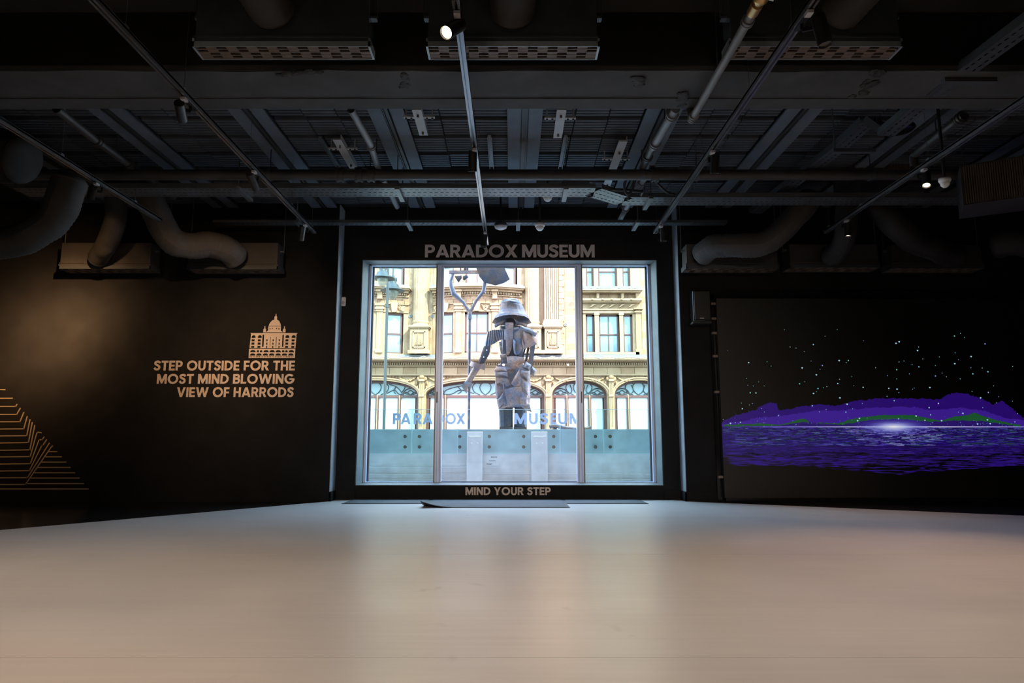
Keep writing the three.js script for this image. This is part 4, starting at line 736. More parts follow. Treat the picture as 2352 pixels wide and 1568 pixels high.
{
  const t = thing('glass_guard', 'frameless glass guard bolted to the white terrace wall', 'railing'), zz = ZP + 0.055;
  const top = at(1176, 940, 8.94).y, bot = at(1176, 1041, 8.94).y, X = (u) => at(u, 1000, 8.94).x;
  const js = [560, 946, 1051, 1287, 1386, 1790], bolts = [[904, 930], [963], [1056, 1124, 1203, 1272], [1368], [1402, 1440]];
  for (let i = 0; i + 1 < js.length; i++) {
    const x0 = X(js[i]) + 0.006, x1 = X(js[i + 1]) - 0.006;
    const p = mesh('glass_panel', new THREE.PlaneGeometry(x1 - x0, top - bot).translate((x0 + x1) / 2, (top + bot) / 2, zz), M.glassRail, t);
    mesh('top_edge', bx(x0, x1, top - 0.003, top + 0.002, zz - 0.006, zz + 0.006), M.glassEdge, p);
    mesh('side_edge', [bx(x0 - 0.003, x0 + 0.001, bot, top, zz - 0.006, zz + 0.006), bx(x1 - 0.001, x1 + 0.003, bot, top, zz - 0.006, zz + 0.006)], M.glassEdge, p);
    mesh('bottom_edge', bx(x0, x1, bot - 0.003, bot + 0.002, zz - 0.006, zz + 0.006), M.glassEdge, p);
    for (const u of bolts[i]) { if (u === 904 || u === 1440) continue; for (const v of [1002, 1026]) { const c = at(u, v, 8.93); const b = mesh('glass_bolt', [rod(P3(c.x, c.y, ZP), P3(c.x, c.y, zz + 0.014), 0.015, 0.015, 16), rod(P3(c.x, c.y, zz + 0.004), P3(c.x, c.y, zz + 0.018), 0.0215, 0.02, 20)], M.bolt, t); } }
  }
}
for (const [u0, u1, lab] of [[1073.5, 1105, 'white upright box plate before the parapet, beside the small printed notice'], [1223.5, 1256, 'white upright box plate before the parapet, without a notice beside it']]) {
  const a = at(u0, 1100, 8.86), b = at(u1, 1100, 8.86), y = at(u0, 1001, 8.86).y, t = thing('post_cover', lab, 'post', 'white post covers before the parapet');
  mesh('cover', [rbx(a.x, b.x, 0.05, y, ZP + 0.075, ZP + 0.13, 0.006)], M.parapet, t);
  mesh('rim', [bx(a.x - 0.003, a.x + 0.014, 0.05, y + 0.002, ZP + 0.128, ZP + 0.136), bx(b.x - 0.014, b.x + 0.003, 0.05, y + 0.002, ZP + 0.128, ZP + 0.136)], M.parapet, t);
  mesh('back_plate', [rbx(a.x - 0.015, b.x + 0.015, 0.05, y + 0.055, ZP + 0.062, ZP + 0.078, 0.006)], M.white, t);
  for (const s of [0.28, 0.72]) { const c = P3(lerp(a.x, b.x, s), at(u0, 1018, 8.86).y, ZP + 0.13); mesh('screw_cap', sphere(c, 0.011), M.parapet, t); }
}
{
  const t = thing('glass_sign', 'blue capitals fixed along the glass terrace guard', 'sign');
  const put = (ch, u0, u1) => lettering(t, ch, u0, u1, 948.5, 974, 8.937, M.glassText, 0, 0.003);
  for (const [c, a, b] of [['P', 902, 921], ['A', 920, 943.5], ['R', 950, 969], ['A', 970.5, 994], ['D', 999, 1019.5], ['O', 1023, 1047], ['X', 1047.5, 1069], ['M', 1181, 1210], ['U', 1215, 1235], ['S', 1239, 1259], ['E', 1264, 1278.5], ['U', 1282, 1303], ['M', 1308, 1336]]) put(c, a, b);
}
{
  const cv = document.createElement('canvas'); cv.width = 256; cv.height = 200; const c = cv.getContext('2d');
  c.fillStyle = '#dadbdb'; c.fillRect(0, 0, 256, 200); c.fillStyle = '#10131c';
  c.font = 'bold 38px sans-serif'; c.fillText('PHOTO', 92, 46); c.fillText('POINT', 4, 184); c.font = 'bold 26px sans-serif'; c.fillText('Stand here', 52, 112);
  const tex = new THREE.CanvasTexture(cv); tex.colorSpace = THREE.SRGBColorSpace;
  const a = at(1117, 1069, 8.99), b = at(1146, 1046, 8.99);
  const m = mesh('notice', new THREE.PlaneGeometry(b.x - a.x, b.y - a.y).translate((a.x + b.x) / 2, (a.y + b.y) / 2, ZP + 0.003), std({ map: tex, roughness: 0.6 }), scene, true);
  m.name = 'wall_notice'; m.userData = { label: 'small printed notice in black capitals on the white parapet', category: 'notice' };
}

// ---------------------------------------------------------------- street and canopy
struct('street', bx(-45, 45, -5.0, -4.6, -27, 12), M.asphalt, 'grey asphalt street below the terrace', 'street');
struct('canopy_ledge', bx(-7, 7, -0.6, -0.3, -12.2, ZP - 0.25), M.terrace, 'concrete canopy ledge beyond the white parapet', 'ledge');

// ---------------------------------------------------------------- scrap-metal figure seen from behind
const FD = 10.8;
// a faceted hull from measured widths: rows of [v, left u, right u, depth share]
function hull(rows, d, seg, jag, sx = 1, cap = true) {
  const pos = [], idx = [], n = rows.length; const rg = []; for (let i = 0; i < 400; i++) rg.push(rr(-1, 1));
  rows.forEach(([v, a, b, k = 0.7, dz = 0, lift = 0], r) => { const p = at(a, v, d), q = at(b, v, d), c = p.clone().add(q).multiplyScalar(0.5), w = q.x - p.x; for (let s = 0; s < seg; s++) { const t = s / seg * 2 * PI, j = 1 + jag * rg[(r * 7 + s * 3) % 400]; pos.push(c.x + w / 2 * Math.cos(t) * j, c.y + jag * 0.15 * rg[(r * 5 + s) % 400] + lift * Math.max(0, Math.sin(t)), c.z + dz + w / 2 * k * Math.sin(t) * j); } });
  for (let r = 0; r + 1 < n; r++) for (let s = 0; s < seg; s++) { const a = r * seg + s, b = r * seg + (s + 1) % seg, c = a + seg, e = b + seg; idx.push(a, b, c, b, e, c); }
  const g = new THREE.BufferGeometry(); g.setAttribute('position', new THREE.Float32BufferAttribute(pos, 3)); g.setIndex(idx);
  const f = g.toNonIndexed(); f.computeVertexNormals(); return f;
}
// a bent plate with thickness: outline in measured pixels, bulging toward the room
function plate(pts, d, bulge = 0.02, thick = 0.012, tilt = 0) {
  const w = pts.map(([u, v]) => at(u, v, d)), c = w.reduce((a, p) => a.add(p), new V3()).multiplyScalar(1 / w.length), o = [];
  const n = w.length, ring = (k) => w.map((p) => { const q = c.clone().lerp(p, k); q.z += bulge * (1 - k * k) + tilt * (q.y - c.y); return q; });
  const rings = [ring(1), ring(0.6), ring(0.25)]; const tri = (a, b, e) => o.push(a.x, a.y, a.z, b.x, b.y, b.z, e.x, e.y, e.z);
  for (const s of [0, 1]) {
    const off = (p) => s ? P3(p.x, p.y, p.z - thick) : p, T = (a, b, e) => s ? tri(off(a), off(e), off(b)) : tri(a, b, e);
    for (let r = 0; r < 2; r++) for (let i = 0; i < n; i++) { const j = (i + 1) % n, A = rings[r][i], B = rings[r][j], C = rings[r + 1][i], D = rings[r + 1][j]; T(A, B, C); T(B, D, C); }
    const m = c.clone(); m.z += bulge; for (let i = 0; i < n; i++) T(rings[2][i], rings[2][(i + 1) % n], m);
  }
  for (let i = 0; i < n; i++) { const A = rings[0][i], B = rings[0][(i + 1) % n], a = P3(A.x, A.y, A.z - thick), b = P3(B.x, B.y, B.z - thick); tri(A, a, B); tri(B, a, b); }
  const g = new THREE.BufferGeometry(); g.setAttribute('position', new THREE.Float32BufferAttribute(o, 3)); g.computeVertexNormals(); return toCreasedNormals(g, 0.75);
}
const c4 = (l) => l.map(([x, y]) => [1040 + x / 9.225, 670 + y / 9.225]);
const c5 = (l) => l.map(([x, y]) => [1040 + x / 7.84, 800 + y / 7.84]);
const figure = thing('metal_figure', 'tall figure of welded scrap metal plates in a wide hat, seen from behind', 'sculpture');
mesh('hat', hull([[689, 1156, 1190, 0.8], [692, 1151, 1194, 0.85], [703, 1149, 1201, 0.85], [713, 1147, 1205, 0.85], [720, 1143, 1210, 0.85, 0, 0.01], [732, 1135, 1216, 0.9, 0.03, 0.05], [742, 1130.5, 1219.5, 0.9, 0.03, 0.085]], FD, 22, 0.025), M.metalE, figure);
mesh('hat_crown', [plate(c4([[1040, 235], [1060, 190], [1180, 152], [1290, 175], [1395, 200], [1420, 245], [1300, 228], [1150, 212]]), FD - 0.17, 0.03), hull([[687, 1159, 1189, 0.8], [690, 1153, 1193, 0.85]], FD, 14, 0.02)], M.metalB, figure);
mesh('neck', hull([[733, 1160, 1186, 0.7], [756, 1158, 1190, 0.7]], FD, 8, 0.05), M.metalC, figure);
mesh('collar_plate', plate(c4([[885, 690], [985, 640], [1090, 585], [1110, 600], [1010, 700], [900, 760], [885, 735]]), FD - 0.15, 0.03), M.metalA, figure);
mesh('collar_plate', plate(c4([[1290, 560], [1390, 640], [1480, 650], [1580, 690], [1575, 755], [1480, 720], [1400, 700], [1330, 640]]), FD - 0.15, 0.03), M.metalA, figure);
mesh('torso', hull([[750, 1147, 1202, 0.5], [765, 1150, 1208, 0.55], [785, 1152, 1206, 0.6], [815, 1151, 1204, 0.6], [838, 1150, 1203, 0.6]], FD, 12, 0.04), M.metalC, figure);
mesh('shoulder_shell', plate(c4([[1420, 715], [1510, 740], [1640, 775], [1780, 885], [1795, 1010], [1785, 1110], [1640, 1160], [1495, 1218], [1465, 1080], [1440, 900]]), FD - 0.24, 0.10), M.metalD, figure);
mesh('shoulder_ridge', plate(c4([[1420, 715], [1510, 738], [1640, 770], [1785, 885], [1745, 950], [1640, 880], [1500, 830], [1430, 790]]), FD - 0.33, 0.03), M.metalB, figure);
{ // pleated shoulder
  const top = c4([[720, 830], [790, 800], [860, 782], [940, 790], [1000, 790], [1060, 790], [1115, 795]]), bot = c4([[655, 1168], [760, 1150], [850, 1095], [890, 1085], [960, 1040], [1040, 1005], [1130, 1022]]), n = 20, o = [];
  const on = (l, t) => { const k = t * (l.length - 1), i = Math.min(l.length - 2, Math.floor(k)), f = k - i; return [lerp(l[i][0], l[i + 1][0], f), lerp(l[i][1], l[i + 1][1], f)]; };
  const P = (i, e, s) => { const t = i / n, [u, v] = on(e ? bot : top, t), q = at(u, v, FD - 0.22); q.z += (i % 2 ? 0.011 : -0.011) - (1 - t) * 0.12 + (e ? 0.03 : 0) - s * 0.01; return q; };
  const T = (a, b, c) => o.push(...a.toArray(), ...b.toArray(), ...c.toArray());
  for (let i = 0; i < n; i++) for (const s of [0, 1]) { const a = P(i, 0, s), b = P(i + 1, 0, s), c = P(i, 1, s), d = P(i + 1, 1, s); if (s) { T(a, b, c); T(b, d, c); } else { T(a, c, b); T(b, c, d); } }
  const g = new THREE.BufferGeometry(); g.setAttribute('position', new THREE.Float32BufferAttribute(o, 3)); g.computeVertexNormals();
  mesh('pleated_shoulder', g, M.metalB, figure);
}
mesh('spine_strap', plate(c4([[1115, 650], [1285, 650], [1283, 900], [1275, 1060], [1235, 1230], [1190, 1325], [1140, 1345], [1128, 1150], [1120, 900]]), FD - 0.30, 0.02), M.metalD, figure);
mesh('mesh_panel', plate(c4([[1285, 820], [1430, 770], [1465, 960], [1470, 1200], [1420, 1300], [1350, 1345], [1300, 1180]]), FD - 0.27, 0.03), M.metalB, figure);
mesh('mesh_panel', plate(c4([[1280, 760], [1395, 745], [1405, 790], [1330, 825], [1290, 828]]), FD - 0.28, 0.01), M.metalA, figure);
mesh('side_fin', plate(c4([[1275, 990], [1330, 1060], [1325, 1200], [1345, 1345], [1300, 1300], [1275, 1150]]), FD - 0.32, 0.03), M.metalB, figure);
mesh('rib_bar', [bar(at(1149, 785, FD - 0.24), at(1153, 812, FD - 0.24), 0.04, 0.03), bar(at(1152, 815, FD - 0.23), at(1153, 836, FD - 0.23), 0.03, 0.03)], M.metalB, figure);
mesh('waist_band', plate(c4([[1000, 1330], [1140, 1310], [1150, 1390], [1060, 1405], [1005, 1390]]), FD - 0.25, 0.02), M.metalA, figure);
mesh('waist_plate', plate(c5([[968, 145], [1060, 135], [1120, 140], [1275, 155], [1290, 250], [1180, 300], [1200, 360], [1110, 390], [1060, 350], [960, 320], [800, 330], [790, 300], [985, 280]]), FD - 0.27, 0.04), M.metalD, figure);
mesh('skirt', hull([[836, 1143, 1207, 0.5], [850, 1136, 1216, 0.6], [866, 1138, 1218, 0.62], [884, 1138, 1219, 0.66], [900, 1138, 1219, 0.68], [914, 1140, 1219, 0.7], [926, 1142, 1217, 0.7], [936, 1144, 1216, 0.72]], FD, 18, 0.05), M.metalA, figure);
mesh('skirt_fold', plate(c5([[745, 405], [800, 325], [940, 330], [975, 410], [870, 415], [770, 432]]), FD - 0.30, 0.03), M.metalD, figure);
mesh('skirt_fold', plate(c5([[765, 440], [880, 425], [980, 420], [990, 510], [860, 490], [770, 495]]), FD - 0.33, 0.03), M.metalA, figure);
mesh('skirt_fold', plate(c5([[768, 500], [900, 500], [985, 520], [1050, 650], [960, 690], [930, 600], [780, 640]]), FD - 0.31, 0.03), M.metalD, figure);
mesh('skirt_gap_shade', plate(c5([[985, 435], [1130, 415], [1100, 500], [1040, 600], [1000, 520]]), FD - 0.325, 0.0), M.metalC, figure);  // dark plate standing in for the shaded opening between the folds
mesh('skirt_fold', plate(c5([[1200, 370], [1130, 480], [1050, 630], [1110, 690], [1210, 680], [1220, 520]]), FD - 0.33, 0.03), M.metalD, figure);
mesh('skirt_fold', plate(c5([[1225, 380], [1390, 390], [1395, 500], [1350, 590], [1250, 500], [1220, 450]]), FD - 0.31, 0.05), M.metalB, figure);
mesh('skirt_fold', plate(c5([[1215, 490], [1290, 530], [1350, 600], [1360, 850], [1250, 770], [1220, 660]]), FD - 0.30, 0.04), M.metalA, figure);
mesh('skirt_panel', plate(c5([[930, 740], [1110, 690], [1230, 690], [1240, 780], [1220, 1020], [1090, 1020], [985, 1050], [960, 900]]), FD - 0.34, 0.02), M.metalA, figure);
mesh('skirt_panel', plate(c5([[770, 560], [900, 650], [915, 770], [830, 900], [790, 920], [765, 760]]), FD - 0.27, 0.03), M.metalD, figure);
mesh('skirt_panel', plate(c5([[915, 770], [985, 900], [830, 1085], [790, 930], [840, 880]]), FD - 0.29, 0.03), M.metalB, figure);
mesh('skirt_panel', plate(c5([[1215, 885], [1320, 885], [1330, 990], [1270, 1010], [1215, 1010]]), FD - 0.35, 0.02), M.metalA, figure);
mesh('skirt_hem', plate(c5([[1215, 1010], [1380, 1005], [1422, 1145], [1330, 1120], [1250, 1060]]), FD - 0.28, 0.02), M.metalB, figure);
mesh('skirt_hem', plate(c5([[805, 1090], [900, 1000], [985, 1030], [930, 1080]]), FD - 0.27, 0.02), M.metalA, figure);
mesh('leg', [hull([[930, 1145, 1178, 0.8], [955, 1146, 1178, 0.8], [990, 1147, 1178, 0.8]], FD, 10, 0.02), (() => { const p = at(1162, 988, FD); return bx(p.x - 0.10, p.x + 0.10, -0.3, p.y + 0.05, p.z - 0.09, p.z + 0.09); })()], M.metalC, figure);
mesh('leg', [hull([[930, 1182, 1210, 0.8], [955, 1181, 1209, 0.8], [990, 1180, 1208, 0.8]], FD, 10, 0.02), (() => { const p = at(1194, 988, FD); return bx(p.x - 0.10, p.x + 0.10, -0.3, p.y + 0.05, p.z - 0.09, p.z + 0.09); })()], M.metalC, figure);
mesh('upper_arm', [plate([[1112, 795], [1127, 793], [1124, 812], [1112, 834], [1100, 834], [1108, 818]], FD - 0.2, 0.01, 0.05)], M.metalC, figure);
mesh('arm_edge', [bar(at(1113, 797, FD - 0.18), at(1100, 834, FD - 0.18), 0.025, 0.05)], M.metalD, figure);
for (const [u, v] of [[1118, 804], [1111, 820]]) mesh('rivet', sphere(at(u, v, FD - 0.215), 0.010), M.white, figure);
{ const a = at(1097, 839, FD - 0.2), d = P3(-0.32, -1, 0.1).normalize(); mesh('cuff', [place(new THREE.CylinderGeometry(0.118, 0.124, 0.075, 18, 1, true), a, P3(0.30, 1, 0.12)), place(new THREE.CylinderGeometry(0.110, 0.116, 0.075, 18, 1, true), a, P3(0.30, 1, 0.12))], M.metalD, figure); }
mesh('forearm', rod(at(1096, 842, FD - 0.2), at(1073, 881, FD - 0.15), 0.056, 0.045, 8), M.metalA, figure);
mesh('hand', [plate([[1066, 876], [1082, 878], [1084, 884], [1074, 890], [1071, 903], [1061, 889]], FD - 0.2, 0.02, 0.06), plate([[1072, 880], [1084, 883], [1081, 893], [1074, 890]], FD - 0.06, 0.0, 0.04)], M.metalB, figure);
mesh('upper_arm', [bar(at(1224, 790, FD - 0.16), at(1217, 846, FD - 0.12), 0.075, 0.07)], M.metalB, figure);
mesh('arm_strut', [bar(at(1206, 800, FD - 0.1), at(1200, 822, FD - 0.12), 0.025, 0.03), bar(at(1214, 796, FD - 0.14), at(1208, 830, FD - 0.12), 0.035, 0.05)], M.metalC, figure);
mesh('cuff', [plate([[1208, 829], [1221, 838], [1215, 851], [1199, 844]], FD - 0.3, 0.05, 0.03)], M.metalB, figure);
mesh('hand', [plate([[1222, 841], [1230, 847], [1233, 852], [1227, 864], [1218, 860], [1217, 848]], FD - 0.25, 0.04, 0.05)], M.metalB, figure);

{
  const t = thing('forked_staff', 'long steel staff with a forked top and crossbar, held by the metal figure', 'staff'), d = FD - 0.11, A = (u, v) => at(u, v, d);
  const foot = A(1077.5, 985); const ft = P3(A(1079, 735).x, -0.3, foot.z);
  mesh('pole', rod(ft, A(1079, 718), 0.024, 0.023, 14), M.metalB, t);
  mesh('pole_sleeve', [rod(A(1078, 868), A(1078, 880), 0.03, 0.03, 14), rod(A(1079, 712), A(1079, 733), 0.03, 0.036, 10)], M.metalB, t);
  const arm = (l) => { const g = []; for (let i = 0; i + 1 < l.length; i++) g.push(rod(A(l[i][0], l[i][1]), A(l[i + 1][0], l[i + 1][1]), l[i][2], l[i + 1][2], 8), sphere(A(l[i + 1][0], l[i + 1][1]), l[i + 1][2], 1, 1, 1, 8, 6)); return g; };
  mesh('fork_arm', arm([[1079, 718, 0.026], [1064, 694, 0.026], [1042, 674, 0.042], [1036, 656, 0.034], [1035, 645, 0.024], [1041, 628, 0.022]]), M.metalB, t);
  mesh('fork_arm', arm([[1080, 716, 0.026], [1094, 690, 0.026], [1110, 670, 0.03], [1114, 650, 0.034], [1115, 638, 0.024], [1108, 625, 0.02]]), M.metalB, t);
  mesh('crossbar', bar(A(1032, 625), A(1121.5, 624.5), 0.05, 0.05, P3(0, 1, 0)), M.metalA, t);
  mesh('blade', plate([[1080, 575], [1140, 575], [1171, 641], [1158, 649], [1138, 655], [1112, 648], [1101, 635]], d - 0.06, 0.02, 0.02), M.metalC, t).userData.label = 'large dark blade';
  mesh('pendant', [plate([[1044, 634], [1060, 632], [1061, 638], [1053, 649]], d - 0.05, 0.01), plate([[1063, 634], [1071, 631], [1076, 636], [1066, 644], [1063, 641]], d - 0.05, 0.01), rod(A(1058, 600), A(1058, 624), 0.012), rod(A(1068, 600), A(1068, 624), 0.022), rod(A(1074, 600), A(1074, 624), 0.014)], M.metalC, t);
}
{
  const d = 10.1, l = [[1262, 976], [1275, 974], [1295, 978], [1322, 982], [1345, 981], [1358, 978]], t = thing('curved_blade', 'curved dark metal blade lying along the top of the white parapet', 'blade');
  const pts = l.map(([u, v]) => at(u, v + 4, d));
  mesh('blade_body', [tube(pts, 0.035, 6, 30).translate(0, 0, 0)], M.metalA, t);
  mesh('blade_leg', [bar(P3(pts[1].x, pts[1].y, -d), P3(pts[1].x, -0.3, -d), 0.05, 0.05), bar(P3(pts[4].x, pts[4].y, -d), P3(pts[4].x, -0.3, -d), 0.05, 0.05)], M.metalC, t);
}

// ---------------------------------------------------------------- street lamp
{
  const t = thing('street_lamp', 'grey-green street lamp with two bell-shaped glass heads', 'street lamp'), d = 20, p = at(886.5, 800, d), px = p.x, s = d / 1568;
  const topY = at(890, 560, d).y;
  mesh('pole', [rod(P3(px, -4.6, -d), P3(px, topY, -d), 0.05, 0.04, 16), rod(P3(px, -4.6, -d), P3(px, -3.4, -d), 0.12, 0.07, 16)], M.lampGreen, t);
  mesh('pole_band', [rod(at(889, 706, d), at(889, 700, d), 0.055, 0.055, 16)], M.lampGreen, t);
  for (const [u, v, dd, lab] of [[902, 662, d + 0.6, 0], [879, 634, d - 0.7, 1]]) {
    const c = at(u, v, dd), k = dd / 1568 / 0.98, head = mesh('lamp_head', lathe([[0, 30 * k], [3 * k, 30 * k], [4 * k, 25 * k], [9.5 * k, 24 * k], [9.5 * k, 18 * k], [8 * k, 16 * k], [8 * k, 12 * k], [13 * k, 8 * k], [15 * k, 3 * k], [20 * k, 0], [28 * k, -5 * k], [28 * k, -6 * k], [17 * k, -5 * k], [13 * k, -6 * k], [0, -6 * k]], c, 40), M.lampGreen, t);
    mesh('glass_bowl', lathe([[13 * k, -6 * k], [13 * k, -10 * k], [11 * k, -17 * k], [7 * k, -23 * k], [3 * k, -26 * k], [0, -26.6 * k]], c, 32), M.lampBowl, head);
    mesh('bracket_arm', [tube([P3(c.x, c.y + 29 * k, c.z), P3(c.x, topY - 0.2, c.z), P3(lerp(c.x, px, 0.5), topY + 0.05, lerp(c.z, -d, 0.5)), P3(px, topY - 0.12, -d)], 0.025, 8, 24)], M.lampGreen, t);
  }
}
// ---------------------------------------------------------------- the department store opposite
const FZ = -26, Fd = 26, K = 26 / 1568;                        // K: metres to a measured pixel on the facade
const facade = thing('stone_facade', 'ornate warm terracotta shop building with arched windows across the street', 'building');
const X1 = (u) => at(u, 765, Fd).x, X2 = (u) => at(u, 640, Fd).x, X0 = (u) => at(u, 930, Fd).x, Yv = (v) => at(1176, v, Fd).y;
const part = (name, g, m) => mesh(name, g, m, facade);
const yCor = Yv(826), yTop = 15, XA = -16, XB = 16;

// openings
const arches = [[755, 960, [862.5, 914]], [977, 1251, [1021, 1207]], [1268.5, 1396, [1303.5, 1356.5]], [1412, 1530, [1446.5, 1496]]].map(([a, b, m]) => ({ x0: X0(a), x1: X0(b), mul: m.map((u) => X0(u)) }));
arches.unshift({ x0: X0(540), x1: X0(738), mul: [X0(590), X0(690)] }); arches.push({ x0: X0(1546), x1: X0(1760), mul: [X0(1600), X0(1700)] });
const ySp = Yv(906), yAp = Yv(873), yBase = -3.9;
const archPts = (x0, x1, grow = 0, n = 28) => { const c = (x0 + x1) / 2, a = (x1 - x0) / 2 + grow, b = yAp - ySp + grow, o = []; for (let i = 0; i <= n; i++) { const t = PI * i / n; o.push([c + a * Math.sign(Math.cos(t)) * Math.pow(Math.abs(Math.cos(t)), 0.92), ySp + b * Math.sin(t)]); } return o; };
{
  const s = shapeOf([[XA, -4.6], [XB, -4.6], [XB, yCor], [XA, yCor]], arches.map((a) => [[a.x0, yBase], [a.x1, yBase], ...archPts(a.x0, a.x1)]));
  part('ground_wall', extrude(s, 0.55, FZ - 0.55), M.stoneCream);
}
const bows = [835, 1096].map((u) => ({ u, x: X1(u), h: X1(u + 103) - X1(u) })), SAG = 0.42;
const flatWin = [[1346, 1366], [1376, 1423], [1432, 1454]];
{
  const holes = bows.map((b) => [[b.x - b.h, yCor + 0.01], [b.x + b.h, yCor + 0.01], [b.x + b.h, yTop - 1], [b.x - b.h, yTop - 1]]);
  for (const [a, b] of [...flatWin, [1560, 1600], [1612, 1680], [1500, 1545]]) holes.push([[X1(a), Yv(809)], [X1(b), Yv(809)], [X1(b), Yv(721)], [X1(a), Yv(721)]]);
  for (const [a, b] of [[1346, 1364], [1374, 1418], [1430, 1448]]) holes.push([[X2(a), Yv(660)], [X2(b), Yv(660)], [X2(b), Yv(570)], [X2(a), Yv(570)]]);
  part('upper_wall', extrude(shapeOf([[XA, yCor], [XB, yCor], [XB, yTop], [XA, yTop]], holes), 0.5, FZ - 0.5), M.stoneCream);
  part('rear_wall', bx(XA, XB, -4.6, yTop, FZ - 1.4, FZ - 0.9), M.stonePink);
}
// a sash window: brown frame with panes as its own pieces
function sash(x0, x1, y0, y1, z, mull, split, mat = M.pane) {
  const w = 0.07, g = [bx(x0, x0 + w, y0, y1, z - 0.06, z), bx(x1 - w, x1, y0, y1, z - 0.06, z), bx(x0, x1, y1 - w, y1, z - 0.06, z), bx(x0, x1, y0, y0 + w * 0.8, z - 0.06, z)];
  if (split) g.push(bx(x0, x1, split - 0.03, split + 0.03, z - 0.05, z + 0.01));
  if (mull) g.push(bx((x0 + x1) / 2 - 0.018, (x0 + x1) / 2 + 0.018, y0, y1, z - 0.05, z - 0.005));
  const f = part('window', g, M.frame), ys = split ? [y0, split, y1] : [y0, y1], xs = mull ? [x0, (x0 + x1) / 2, x1] : [x0, x1];
  for (let i = 0; i + 1 < ys.length; i++) for (let j = 0; j + 1 < xs.length; j++) mesh('pane', bx(xs[j] + 0.02, xs[j + 1] - 0.02, ys[i] + 0.02, ys[i + 1] - 0.02, z - 0.05, z - 0.035), mat, f);
  return f;
}
